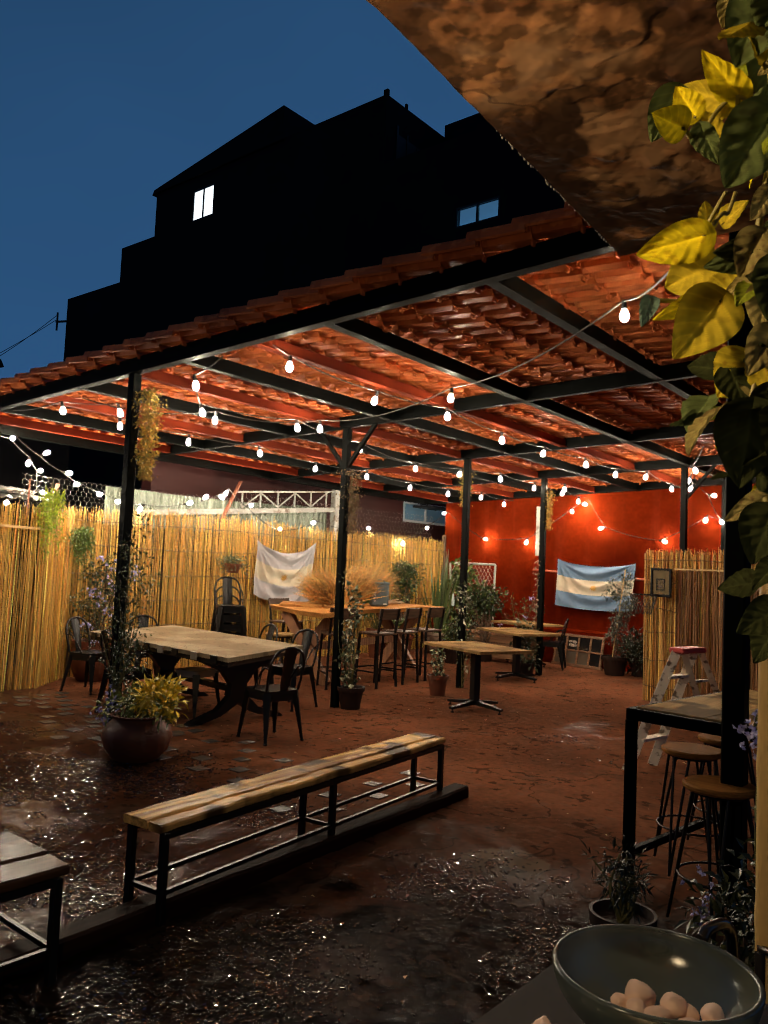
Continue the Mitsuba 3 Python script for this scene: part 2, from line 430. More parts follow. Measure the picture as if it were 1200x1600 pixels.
scene['m_timber'] = bump(dif(proc(wood((0.024, 0.010, 0.006), (0.008, 0.004, 0.003), 'y', 0.7)), 0.1, 0.4, 0.4), lambda p, n, uv: 0.004 * fbm(p.x * 50, p.y * 6, p.z * 50, 3), 1.0, 2e-3)
scene['m_wood_stool'] = dif(proc(wood((0.24, 0.105, 0.028), (0.14, 0.058, 0.015), 'x')), 0.08, 0.4, 0.4)
scene['m_wood_dark'] = prin(proc(wood((0.085, 0.048, 0.028), (0.045, 0.025, 0.015), 'y')), 0.45)
scene['m_wood_crate'] = prin(proc(wood((0.24, 0.125, 0.062), (0.12, 0.06, 0.03), 'x')), 0.55)
scene['m_bamboo'] = prin(proc(lambda p, n, uv: mix((0.62, 0.43, 0.16), (0.48, 0.30, 0.10), fbm(p.x * 40, p.y * 40, p.z * 3, 3))), 0.35)
scene['m_stake'] = prin((0.11, 0.032, 0.014), 0.7)


def table_top(p, n, uv):
    a = fbm(p.x * 2.2, p.y * 2.2, 1.0, 4)
    c = mix((0.285, 0.232, 0.150), (0.190, 0.145, 0.085), smoothstep(0.35, 0.65, a)) * (0.85 + 0.3 * fbm(p.x * 30, p.y * 30, 0.0, 2))
    r = dr.abs(fbm(p.x * 5, p.y * 5, 3.0, 3) - 0.5)
    return mix(c, (0.08, 0.055, 0.035), 0.6 * smoothstep(0.022, 0.0, r))


scene['m_table_top'] = dif(proc(table_top), 0.1, 0.3, 0.4)


def pot_color(p, n, uv):
    c = mix((0.13, 0.038, 0.016), (0.065, 0.019, 0.009), fbm(p.x * 9, p.y * 9, p.z * 9, 3))
    return mix(c, (0.15, 0.09, 0.06), 0.35 * smoothstep(0.58, 0.75, fbm(p.x * 14, p.y * 14, p.z * 5, 3)))


scene['m_terracotta'] = bump(prin(proc(pot_color), 0.5, spec=0.4), lambda p, n, uv: 0.003 * fbm(p.x * 40, p.y * 40, p.z * 40, 2), 1.0, 2e-3)
scene['m_pot_dark'] = prin((0.020, 0.010, 0.007), 0.55, spec=0.2)
scene['m_pot_pale'] = prin(proc(lambda p, n, uv: mix((0.30, 0.22, 0.16), (0.14, 0.08, 0.05), smoothstep(0.4, 0.6, fbm(p.x * 9, p.y * 9, p.z * 9, 3)))), 0.55)


def sheet_color(p, n, uv):
    s = fbm(p.y * 9, p.z * 1.5, 1.0, 3)
    return mix((0.120, 0.142, 0.104), (0.060, 0.074, 0.046), smoothstep(0.35, 0.7, s)) * (0.85 + 0.3 * noise(p.y * 50, p.z * 20))


scene['m_sheet'] = prin(proc(sheet_color), 0.42, metallic=0.25)
scene['m_white_metal'] = prin(proc(lambda p, n, uv: mix((0.30, 0.30, 0.27), (0.15, 0.11, 0.08), smoothstep(0.55, 0.75, fbm(p.x * 9, p.y * 9, p.z * 9, 3)))), 0.45)
scene['m_alu'] = prin(proc(lambda p, n, uv: mix((0.66, 0.56, 0.42), (0.16, 0.11, 0.07), smoothstep(0.52, 0.70, fbm(p.x * 22, p.y * 22, p.z * 22, 3)))), 0.5, spec=0.25)
scene['m_alu_paint'] = prin((0.40, 0.035, 0.025), 0.45)
scene['m_wire'] = prin((0.42, 0.42, 0.40), 0.4, metallic=0.6)
scene['m_cable'] = prin((0.030, 0.028, 0.025), 0.5)
scene['m_socket'] = prin((0.02, 0.02, 0.02), 0.4)
scene['m_bulb'] = prin((0.9, 0.88, 0.82), 0.2)
scene['m_rope'] = prin((0.52, 0.42, 0.28), 0.75)
scene['m_hose'] = prin((0.40, 0.24, 0.14), 0.5)
scene['m_bag'] = prin((0.085, 0.115, 0.125), 0.7)
scene['m_print'] = prin((0.62, 0.58, 0.50), 0.7)
scene['m_pipe'] = prin((0.34, 0.075, 0.035), 0.45)
scene['m_window_frame'] = prin((0.42, 0.44, 0.46), 0.45)
scene['m_window_dark'] = prin((0.02, 0.02, 0.022), 0.5)
scene['m_clear_glass'] = {'type': 'thindielectric', 'int_ior': 1.5}
scene['m_blue_glass'] = prin((0.10, 0.20, 0.30), 0.08, spec=0.8)
scene['m_black_pane'] = prin((0.012, 0.011, 0.011), 0.06, spec=0.7)
scene['m_tan_pane'] = prin((0.11, 0.085, 0.06), 0.30, spec=0.6)  # paler, browner and less smooth than the black panes


def flag_fn(p, n, uv):
    u, v = uv.x, uv.y
    c = dr.select((v > 0.333) & (v < 0.667), L1((0.66, 0.62, 0.53)), L1(FLAG_BLUE[0]))
    return c


FLAG_BLUE = [(0.26, 0.34, 0.44)]


def flag_tex(blue, white):
    def fn(p, n, uv):
        u, v = (uv.x - 0.5) * 1.6, uv.y - 0.5
        r, a = dr.sqrt(u * u + v * v), dr.atan2(v, u)
        c = mix(white, blue, dr.select(dr.abs(v) > 1 / 6, mi.Float(1), mi.Float(0)))
        ray = 0.052 + 0.034 * dr.maximum(0, dr.cos(16 * a)) * (0.8 + 0.2 * dr.cos(32 * a))
        sun = smoothstep(ray + 0.006, ray - 0.006, r)
        c = mix(c, (0.50, 0.27, 0.05), sun * 0.9)
        c = mix(c, (0.30, 0.13, 0.02), 0.9 * smoothstep(0.006, 0.002, dr.abs(r - 0.046)))
        face = dr.maximum(smoothstep(0.010, 0.006, dr.sqrt(dr.square(dr.abs(u) - 0.017) + dr.square(v - 0.012))), smoothstep(0.005, 0.002, dr.sqrt(dr.square(u * 0.4) + dr.square(v + 0.018))))
        c = mix(c, (0.28, 0.11, 0.02), 0.8 * face)
        weave = 0.93 + 0.14 * fbm(p.x * 30 + p.y * 30, p.z * 30, 0.0, 2)
        return c * weave
    return fn


scene['m_flag_blue'] = prin(proc(flag_tex((0.115, 0.180, 0.270), (0.46, 0.40, 0.30))), 0.8, spec=0.2)
scene['m_flag_pale'] = prin(proc(flag_tex((0.42, 0.42, 0.44), (0.56, 0.52, 0.40))), 0.8, spec=0.2)
scene['m_pebble'] = bump(prin(proc(lambda p, n, uv: mix((0.82, 0.60, 0.45), (0.62, 0.39, 0.26), fbm(p.x * 30, p.y * 30, p.z * 30, 3))), 0.5), lambda p, n, uv: 0.0008 * fbm(p.x * 120, p.y * 120, p.z * 120, 2), 1.0, 1e-3)
scene['m_basin_glass'] = {'type': 'blendbsdf', 'weight': 0.17, 'glass': {'type': 'roughdielectric', 'int_ior': 1.45, 'alpha': 0.045, 'specular_transmittance': rgb((0.78, 0.85, 0.80))}, 'frost': {'type': 'diffuse', 'reflectance': rgb((0.26, 0.30, 0.25))}}

# ---------------------------------------------------------------- ground, floor, walls
struct('ground', box(-60, 45, -30, 60, -0.45, -0.12), 'm_ground', 'dark ground under and around the yard')


def floor_z(X, Y):
    P = np.stack([X, Y, 0 * X], -1)
    rough = np.clip((4.7 - Y) / 1.2, 0, 1)
    lump = meshkit.fbm(P * 1.7, 3, 5) - 0.55
    med = np.abs(meshkit.fbm(P * [5, 9, 1], 3, 9) - 0.5)
    small = meshkit.fbm(P * 26, 2, 2) - 0.5
    Z = 0.003 * lump + rough * (0.045 * (lump - 0.1) + 0.026 * (0.14 - med) + 0.006 * small) * np.where(X > -3.2, 1.0, 0.45) * np.clip((4.1 - Y) / .5, 0, 1) - 0.002
    return np.minimum(Z, 0.014)


def floor_mesh():
    def axis(a, b, fine0, fine1, h0, h1):
        return np.unique(np.round(np.concatenate([np.arange(a, fine0, h1), np.arange(fine0, fine1, h0), np.arange(fine1, b + h1, h1)]), 4))
    xs, ys = axis(-10.9, 3.0, -5.6, -0.4, 0.016, 0.09), axis(-2.5, 14.2, 0.9, 5.0, 0.016, 0.09)
    X, Y = np.meshgrid(xs, ys, indexing='ij')
    Z = floor_z(X, Y)
    V = np.stack([X, Y, Z], -1).reshape(-1, 3)
    nx, ny = len(xs), len(ys)
    i, j = np.meshgrid(np.arange(nx - 1), np.arange(ny - 1), indexing='ij'); a = (i * ny + j).ravel()
    return V, np.vstack([np.stack([a, a + ny, a + ny + 1], 1), np.stack([a, a + ny + 1, a + 1], 1)])


struct('patio_floor', floor_mesh(), 'm_floor', 'wet red painted concrete patio floor', smooth=True)
PLACE['patio_floor'] = np.eye(4)


def grit(n, seed):
    """flat wet chips added over the rained-on part of the floor to make its glints"""
    g = np.random.default_rng(seed); r0 = g.uniform(0.9, 8.5, n * 9); a = g.uniform(-.06, 1.42, n * 9)
    x, y = -r0 * np.sin(a), r0 * np.cos(a)
    k = 0.65 * meshkit.fbm(np.stack([x * 1.3, y * 1.3, 0 * x], -1), 3, 8) + 0.35 * meshkit.fbm(np.stack([x * 4, y * 4, 0 * x], -1), 3, 2)
    k = k + 0.16 * np.clip((-3.2 - x) * 1.5, 0, 1) * np.clip((3.6 - y), 0, 1) * np.clip((x + 6.5), 0, 1)
    edge = 4.25 + 0.9 * (k - .5) * 2 - 0.10 * (x + 4)
    spill = np.exp(-((x + 3.3) / .55) ** 2 - ((y - 7.9) / .7) ** 2) * 1.5
    keep = (x > -8.6) & (y > .6) & (g.random(n * 9) < np.clip(np.maximum((edge - y) / .8, spill), 0, 1) * np.clip((k - .465) * 8, 0.0, 1))
    x, y = x[keep][:n], y[keep][:n]; m = len(x)
    rad = g.uniform(.0024, .0074, m) * np.clip(np.hypot(x, y) / 3.2, .8, 1.7); th = g.uniform(0, 6.28, m)
    t = np.arange(5) * 1.2566 + g.uniform(-.3, .3, (m, 5)); rr = rad[:, None] * g.uniform(.7, 1.25, (m, 5))
    tx, ty = g.normal(0, .13, m), g.normal(0, .13, m); z = floor_z(x, y)
    V = np.zeros((m, 10, 3))
    for q, (f, h) in enumerate(((1.0, .0035), (1.25, -.006))):
        px, py = rr * f * np.cos(t + th[:, None]), rr * f * np.sin(t + th[:, None])
        V[:, q * 5:q * 5 + 5] = np.stack([x[:, None] + px, y[:, None] + py, z[:, None] + h + px * tx[:, None] + py * ty[:, None]], -1)
    F = [(0, 1, 2), (0, 2, 3), (0, 3, 4)] + [q for i in range(5) for q in ((i, 5 + i, (i + 1) % 5), ((i + 1) % 5, 5 + i, 5 + (i + 1) % 5))]
    F = (np.array(F)[None] + (np.arange(m) * 10)[:, None, None]).reshape(-1, 3)
    return V.reshape(-1, 3), F


gm = grit(34000, 5)
t = thing('glint_chips', 'small wet chips added over the rained on floor to give it glints', 'gravel', kind='stuff')
part(t, 'chips', gm, 'm_glint_chip', color=vary(gm, 10, (0.007, 0.0032, 0.0022), .4, .15, 3), own=True)
fg = np.random.default_rng(44); fx, fy = fg.uniform(-7.5, -1.6, 150), fg.uniform(2.6, 9.5, 150)
fm = leaves(np.stack([fx, fy, np.full(150, .006)], 1), fg.normal(0, 1, (150, 3)) * [1, 1, .1], fg.normal(0, .2, (150, 3)) + [0, 0, 1], fg.uniform(.012, .04, 150), fg.uniform(.008, .02, 150), .2)
t = thing('fallen_leaves', 'scattered bits of fallen petals and dry leaves on the floor', 'leaf litter', kind='stuff')
part(t, 'flecks', fm, 'm_straw', color=vary(fm, 5, (0.30, 0.20, 0.11), .6, .15, 4), own=True)
# dark square tiles let into the floor, in staggered rows
scene['m_inset'] = prin(proc(lambda p, n, uv: mix((0.050, 0.046, 0.040), (0.022, 0.020, 0.018), fbm(p.x * 20, p.y * 20, 0.0, 3))), 0.22, spec=0.55)
inset = [cbox(-0.062, 0.062, -0.062, 0.062, -0.02, 0.0045, 0.003), cbox(-0.055, 0.06, -0.06, 0.052, -0.02, 0.0035, 0.003)]
k = 0
for ix in range(-6, 12):
    for iy in range(-6, 12):
        if (ix + iy) % 2: continue
        x, y = -5.27 + ix * 0.232, 4.29 + iy * 0.225
        left, mid_, near = (-8.8 < x < -6.0 and 3.75 < y < 5.1), (-5.75 < x < -4.35 and 3.85 < y < 5.0), (-4.25 < x < -3.45 and 3.7 < y < 5.3)
        if not (left or mid_ or near) or rng.random() < 0.12: continue
        part('patio_floor', 'inset_tile', inset[k % 2], 'm_inset', M=mat((x + rng.normal(0, 0.012), y + rng.normal(0, 0.012), 0), rng.normal(0, 0.05) + (k % 4) * math.pi / 2)); k += 1
x = -8.9
for x in np.arange(-8.75, -5.95, 0.235):
    for j in range(5):
        y = 3.98 + 0.235 * j + (0.117 if int(round((x + 9) / 0.235)) % 2 else 0)
        if rng.random() < 0.30: continue
        part('patio_floor', 'inset_tile', inset[k % 2], 'm_inset', M=mat((x + rng.normal(0, 0.015), y + rng.normal(0, 0.015), 0), rng.normal(0, 0.05))); k += 1


def zz(x, y): return 3.16 + (x + 6.24) * math.tan(D(2.25)) - (y - 7) * math.tan(D(0.7))


def prism_y(poly_xz, y0, y1):
    v, f = plate(poly_xz, 0, y1 - y0)
    v = np.stack([v[:, 0], y1 - v[:, 2], v[:, 1]], 1)
    m = trimesh.Trimesh(v, f, process=False)
    if m.volume < 0: m.invert()
    return np.array(m.vertices), np.array(m.faces)


t = thing('red_wall', 'bright rust red plastered wall at the far end of the yard', 'wall')
part(t, 'plaster', prism_y([(-9.72, -0.1), (3.2, -0.1), (3.2, zz(3.2, 13.9) + 0.1), (-9.72, zz(-9.72, 13.9) + 0.1)], 13.9, 14.15), 'm_red_wall')
part(t, 'ledge', cbox(-9.70, -3.2, 13.50, 13.897, -0.05, 0.61, 0.015), 'm_red_wall', label='low masonry ledge along the foot of the red wall')
t = thing('wall_pipe', 'thin rust red pipe running across the red wall behind the flag', 'pipe')
part(t, 'pipe', tube([(-7.62, 13.86, 1.66), (-4.0, 13.86, 1.50)], 0.02, 8), 'm_pipe', True, own=True)
t = thing('conduit', 'pale vertical conduit on the red wall behind a black post', 'conduit')
part(t, 'conduit', cbox(-7.56, -7.46, 13.80, 13.895, 1.92, 2.86, 0.008), 'm_white_metal', own=True)

t = thing('maroon_wall', 'dark maroon side wall of the next house behind the reed fence', 'wall')
W0, W1, Z0, Z1 = 14.10, 15.78, 2.60, 3.05
part(t, 'plaster', cat(box(-11.25, -11, 7.6, W0, -0.1, 4.2), box(-11.25, -11, W1, 18.0, -0.1, 4.2), box(-11.25, -11, W0, W1, -0.1, Z0), box(-11.25, -11, W0, W1, Z1, 4.2)), 'm_maroon')
w = part(t, 'window', cat(box(-11.03, -10.985, W0, W1, Z0, Z0 + .05), box(-11.03, -10.985, W0, W1, Z1 - .05, Z1), box(-11.03, -10.985, W0, W0 + .05, Z0 + .05, Z1 - .05), box(-11.03, -10.985, W1 - .05, W1, Z0 + .05, Z1 - .05),
                          box(-11.03, -10.985, 14.9, 14.95, Z0 + .05, Z1 - .05)), 'm_window_frame', label='sliding window with bluish panes')
part(w, 'pane', box(-11.02, -11.01, W0 + .051, 14.899, Z0 + .051, Z1 - .051), 'm_blue_glass')
part(w, 'pane', box(-11.02, -11.01, 14.951, W1 - .051, Z0 + .051, Z1 - .051), 'm_blue_glass')
part(t, 'awning', box(-10.98, -10.55, 14.42, 15.3, 2.93, 2.98), 'm_window_dark', label='narrow black awning over the window')

t = thing('garden_wall', 'dark plain wall beyond the left end of the fence', 'wall')
part(t, 'wall', box(-16.3, -16, -1.0, 9.0, -0.1, 4.1), 'm_dark_building', own=True)

# the dark house block behind, stepping up to the right
t = thing('apartment_building', 'black silhouetted house block stepping up against the dusk sky', 'building')
win = [(-24.56, -23.33, 14.0, 15.19), (-12.66, -11.24, 10.97, 11.57)]


def wall_with_hole(x0, x1, z0, z1, hole, y=18.0, d=0.25):
    a, b, c, e = hole
    return cat(box(x0, a, y, y + d, z0, z1), box(b, x1, y, y + d, z0, z1), box(a, b, y, y + d, z0, c), box(a, b, y, y + d, e, z1))


part(t, 'wall', box(-33.0, -29.05, 18, 30, -0.1, 12.58), 'm_dark_building')
part(t, 'wall', box(-29.047, -26.85, 18, 30, -0.1, 13.98), 'm_dark_building')
part(t, 'wall', cat(wall_with_hole(-26.847, -19.74, -0.1, 15.66, win[0]), box(-26.847, -19.74, 21.5, 22, -0.1, 15.66), box(-26.847, -26.6, 18.25, 21.5, 11, 15.66), box(-20, -19.74, 18.25, 21.5, 11, 15.66), box(-26.6, -20, 18.25, 21.5, 12.8, 12.9)), 'm_dark_building')
part(t, 'roof', prism_y([(-27.02, 15.62), (-26.9, 15.80), (-19.74, 16.84), (-19.70, 16.62), (-19.72, 15.665), (-26.8, 15.665)], 17.9, 23.0), 'm_dark_building', label='sloping slab roof over the lit window')
part(t, 'wall', cat(box(-19.737, -15.32, 18, 24, 9, 15.75), box(-19.737, -15.32, 18, 24, -0.1, 8.999)), 'm_dark_building')
part(t, 'wall', cat(wall_with_hole(-15.317, -6.0, -0.1, 13.6, win[1]), box(-15.317, -6, 20.5, 21, -0.1, 13.6), box(-15.317, -6, 18.25, 20.5, 13.4, 13.6), box(-15.3, -15.1, 18.25, 20.5, 9, 13.4), box(-15.1, -6, 18.25, 20.5, 9.9, 10.0)), 'm_dark_building')
part(t, 'wall', box(-15.317, -8.0, 21.003, 26, 12, 16.15), 'm_dark_building')
sw = part(t, 'side_window', cat(box(-15.316, -15.27, 18.5, 18.58, 13.8, 15.0), box(-15.316, -15.27, 19.0, 19.06, 13.8, 14.9), box(-15.316, -15.27, 19.5, 19.56, 13.8, 14.7), box(-15.316, -15.27, 18.58, 20.4, 13.75, 13.83)), 'm_window_dark', label='unlit window in the end wall')
part(sw, 'pane', box(-15.312, -15.295, 18.58, 20.3, 13.83, 14.75), 'm_slate')
part(t, 'finial', cat(box(-15.45, -15.3, 18.0, 18.1, 15.75, 15.92), box(-15.42, -15.36, 19.0, 19.08, 15.75, 15.95)), 'm_dark_building')
part(t, 'bracket', cat(bar((-33.0, 18, 11.6), (-33.5, 17.8, 11.6), 0.08, 0.08), bar((-33.4, 17.8, 11.2), (-33.4, 17.8, 12.0), 0.06, 0.06)), 'm_window_dark')
# lit windows
for q, (a, b, c, e) in enumerate(win):
    m = (a + b) / 2
    f = part(t, 'window', cat(box(a, b, 18.02, 18.08, c, c + .05), box(a, b, 18.02, 18.08, e - .07, e), box(a, a + .06, 18.02, 18.08, c + .05, e - .07), box(b - .05, b, 18.02, 18.08, c + .05, e - .07), box(m - .035, m + .035, 18.02, 18.08, c + .05, e - .07)),
             'm_window_dark', label=['brightly lit window with two white panes', 'wide window glowing blue with a light tube inside'][q])
    if q == 0:
        for x0, x1 in ((a + .061, m - .036), (m + .036, b - .051)):
            part(f, 'pane', box(x0, x1, 18.045, 18.055, c + .051, e - .071), 'm_bulb', label='frosted pane lit from inside', emitter={'type': 'area', 'radiance': rgb((.156, .175, .181))})
    else:
        for x0, x1 in ((a + .061, m - .036), (m + .036, b - .051)):
            part(f, 'pane', box(x0, x1, 18.045, 18.055, c + .051, e - .071), 'm_clear_glass')
        part(f, 'glowing_room_wall', box(a - 2, b + 2, 19.6, 19.65, 10.1, 13.3), 'm_blue_room', emitter={'type': 'area', 'radiance': rgb((0.0044, 0.0131, 0.025))})  # the wall itself glows blue in place of room light
        part(f, 'light_tube', tube([(-12.0, 18.75, 12.07), (-11.0, 18.75, 11.50)], 0.07, 10), 'm_bulb', True, emitter={'type': 'area', 'radiance': rgb((0.016, 0.069, 0.10))})
        part(f, 'glow_strip', box(a - 2, b + 2, 19.45, 19.55, 11.35, 11.72), 'm_bulb', emitter={'type': 'area', 'radiance': rgb((0.0056, 0.039, 0.069))})  # strip that glows by itself, added as light inside the room
scene['m_blue_room'] = prin((0.2, 0.3, 0.4), 0.8)
t = thing('far_house', 'small dark eave of a distant house at the left edge of the sky', 'house')
part(t, 'wall', box(-46, -40.6, 14, 17.9, -0.1, 10.6), 'm_dark_building')
part(t, 'roof', prism_y([(-46, 10.61), (-40.0, 10.61), (-40.4, 11.05), (-46, 12.0)], 13.5, 18.75), 'm_dark_building')
for i, (p0, p1, s) in enumerate([((-29.5, 8.8, 5.2), (-33.4, 17.8, 11.7), 0.25), ((-28.5, 8.5, 5.0), (-33.4, 17.8, 11.9), 0.5)]):
    t = thing('overhead_cable', ['upper overhead cable rising to the corner of the dark building', 'lower slacker overhead cable below the other one'][1 - i], 'cable')
    P = np.linspace(p0, p1, 14); P[:, 2] -= s * 4 * np.linspace(0, 1, 14) * (1 - np.linspace(0, 1, 14))
    part(t, 'cable', tube(P, 0.014, 5), 'm_cable', own=True)


# ---------------------------------------------------------------- porch soffit over the camera
def soffit():
    ys = np.concatenate([np.linspace(-3, .65, 30), np.linspace(.66, 2.02, 230)])
    w = np.concatenate([np.linspace(0, .95, 190), np.linspace(.97, 3.3, 40)])
    Y, Wd = np.meshgrid(ys, w, indexing='ij')
    x0 = -0.80 - 0.075 * (Y - 1.0) - 0.05 * np.clip(0.9 - Y, 0, 9) + 0.007 * (meshkit.fbm(np.stack([Y * 14, Y * 0, Y * 0], -1), 4) - 0.5)
    P = np.stack([x0 + Wd, Y, np.full_like(Y, 2.45)], -1)
    Q = P + 0.05 * (meshkit.fbm(P * 11, 3, 2) - .5)[..., None]
    flake = meshkit.fbm(Q * [4.5, 4.5, 1], 4, 3) * 7
    st = np.floor(flake) + np.clip((flake - np.floor(flake)) * 5 - 2, 0, 1)            # broken plaster in steps
    taper = np.clip(Wd / .10, 0.08, 1) * np.clip((2.02 - Y) / .10, 0.08, 1)
    P[..., 2] += (0.0045 * (st - 3.5) + 0.015 * (meshkit.fbm(P * [13, 13, 1], 4, 6) - 0.5)) * taper
    n0, n1 = Y.shape; v = P.reshape(-1, 3)
    i, k = np.meshgrid(np.arange(n0 - 1), np.arange(n1 - 1), indexing='ij'); a = (i * n1 + k).ravel()
    f = np.vstack([np.stack([a, a + n1, a + n1 + 1], 1), np.stack([a, a + n1 + 1, a + 1], 1)])
    top = v.copy(); top[:, 2] = 2.72
    F = [f, f[:, ::-1] + len(v)]
    for e in (np.arange(n0) * n1, (n0 - 1) * n1 + np.arange(n1)):
        a, b = e[:-1], e[1:]
        F += [np.stack([a, b, b + len(v)], 1), np.stack([a, b + len(v), a + len(v)], 1)]
    return np.vstack([v, top]), np.vstack(F)


t = thing('porch_roof', 'rough brown plastered porch ceiling jutting in at the top right', 'ceiling')
part(t, 'slab', soffit(), 'm_soffit', 40, own=True)
t = thing('drip_line', 'row of shining water drops along the dripping edge of the porch ceiling', 'water drops', kind='stuff')
scene['m_drop'] = prin((0.35, 0.33, 0.30), 0.05, spec=0.9)
part(t, 'drops', cat(*[ico(rng.uniform(0.0010, 0.0028), 1, (-0.80 - 0.075 * (y - 1) - 0.002, y, 2.452 + rng.uniform(-.004, .004)), (1, 1, 1.6)) for y in np.sort(rng.uniform(1.28, 1.95, 70))]), 'm_drop', True, own=True)

# ---------------------------------------------------------------- pergola
pg = thing('pergola', 'black steel pergola with red purlins and a clay tiled roof', 'pergola')
BY = [4.08, 6.90, 9.41, 11.63, 13.72]
PX = [-2.61, -3.95, -5.58, -7.16, -8.82, -10.14]
REDX = [-4.77, -6.36, -8.02, -9.55]
for i, y in enumerate(BY):
    x0, x1 = -10.24, 1.6
    w = 0.09 if i == 0 else 0.07
    part(pg, 'beam', xf(cbox(0, (x1 - x0), -w / 2, w / 2, 0, 0.132, 0.006), mat((x0, y, zz(x0, y)), ry=-D(2.25))), 'm_steel')
for i, x in enumerate(sorted(PX + REDX + [-1.2, 0.3])):
    red = x in REDX
    y0, y1 = 4.126, 13.84
    L = y1 - y0
    z = zz(x, y0) + (0.006 if not red else 0.020)
    h = 0.118 if not red else 0.095
    web = cat(cbox(-0.022, 0.022, 0, L, 0.0, h, 0.004), box(-0.042, 0.042, 0.0, L, -0.0025, 0.0065))
    part(pg, 'red_purlin' if red else 'purlin', xf(web, mat((x, y0, z), rx=-D(0.7))), 'm_red_steel' if red else 'm_steel', label='rust red steel purlin' if red else None)
post_xy = [(-6.24, 4.08), (-6.24, 6.90), (-6.24, 9.41), (-6.24, 11.63), (-4.02, 11.63), (-4.07, 13.66), (0.9, 13.66), (1.2, 4.08)]
for i, (x, y) in enumerate(post_xy):
    w = 0.04 if i else 0.042
    part(pg, 'post', cbox(x - w, x + w, y - w, y + w, -0.05, zz(x, y) - 0.002, 0.006), 'm_steel')
x, y = -1.153, 4.08
part(pg, 'post', cbox(x - .05, x + .05, y - .05, y + .05, -0.05, zz(x, y) - 0.002, 0.008), 'm_steel', label='broad black post at the right front of the pergola')
for x, y, s in [(-6.24, 6.90, 1), (-6.24, 6.90, -1), (-4.02, 11.63, 1)]:
    part(pg, 'brace', bar((x + s * 0.036, y, zz(x, y) - 0.44), (x + s * 0.42, y, zz(x + s * .42, y) + 0.01), 0.04, 0.04), 'm_steel')


def tile_mesh(seed=0):
    w, h, th = 0.205, 0.074, 0.012
    prof = np.array([(0.0, 0.016), (0.006, 0.050), (0.016, h), (0.070, h), (0.094, 0.004), (0.108, 0.0), (0.178, 0.0), (0.190, 0.010), (0.205, 0.018)])
    low = prof.copy(); low[:, 1] -= th; low[:3, 0] += 0.010; low[3:5, 0] -= 0.006
    ring = np.vstack([prof, low[::-1]])
    n = len(ring); L = 0.395
    V = []
    for x, dz in ((0.0, 0.048), (L, 0.006)):                      # lower end lies on the course below
        V.append(np.stack([np.full(n, x), ring[:, 0], ring[:, 1] + dz], 1))
    V = np.vstack(V); a = np.arange(n); b = (a + 1) % n
    F = [np.stack([a, b, b + n], 1), np.stack([a, b + n, a + n], 1)]
    m = len(prof)
    for i in range(m - 1):
        j, k = n - 1 - i, n - 2 - i
        F.append(np.array([[i, k, i + 1], [i, j, k]])); F.append(np.array([[i, i + 1, k], [i, k, j]]) + n)
    body = V, np.vstack(F)
    lug = box(L - 0.022, L - 0.006, 0.112, 0.160, -0.030, -0.004)
    lug2 = box(L - 0.020, L - 0.002, 0.030, 0.062, h - 0.045, h - 0.012)
    return cat(body, lug, lug2)


TM = [tile_mesh(), tile_mesh()]
tiles = []
COLS, ROWS = 49, 38
for r_ in range(ROWS):
    for c_ in range(COLS):
        x, y = -10.34 + 0.32 * r_, 3.90 + 0.205 * c_
        tiles.append((x, y))
Fw, Rt, Up = np.array([-0.632, 0.772, 0.066]), np.array([0.775, 0.6305, 0.0435]), np.array([0.008, -0.079, 0.997])


def in_view(q, m=1.0):
    d = np.asarray(q, float) - [0, 0, 1.6]; z = d @ Fw
    return z > 0.1 and abs(d @ Rt) / z < 0.47 * m and abs(d @ Up) / z < 0.627 * m


def tile_M(x, y):
    z = zz(x, y) + 0.135
    return mat((x + rng.normal(0, 0.006), y + rng.normal(0, 0.003), z + rng.uniform(0, 0.005)), rz=rng.normal(0, 0.022), ry=-D(2.25) + rng.normal(0, 0.016), rx=-D(0.7) + rng.normal(0, 0.024))


order = sorted(tiles, key=lambda q: (not in_view((q[0] + .15, q[1] + .1, zz(*q) + .15)), math.hypot(*q)))
for i, q in enumerate(order[:300]):
    part(pg, 'roof_tile', TM[i % 2], 'm_tile', 35, M=tile_M(*q))
part(pg, 'far_roof_tiles', cat(*[xf(TM[0], tile_M(*q)) for q in order[300:]]), 'm_tile', 35, kind='stuff')

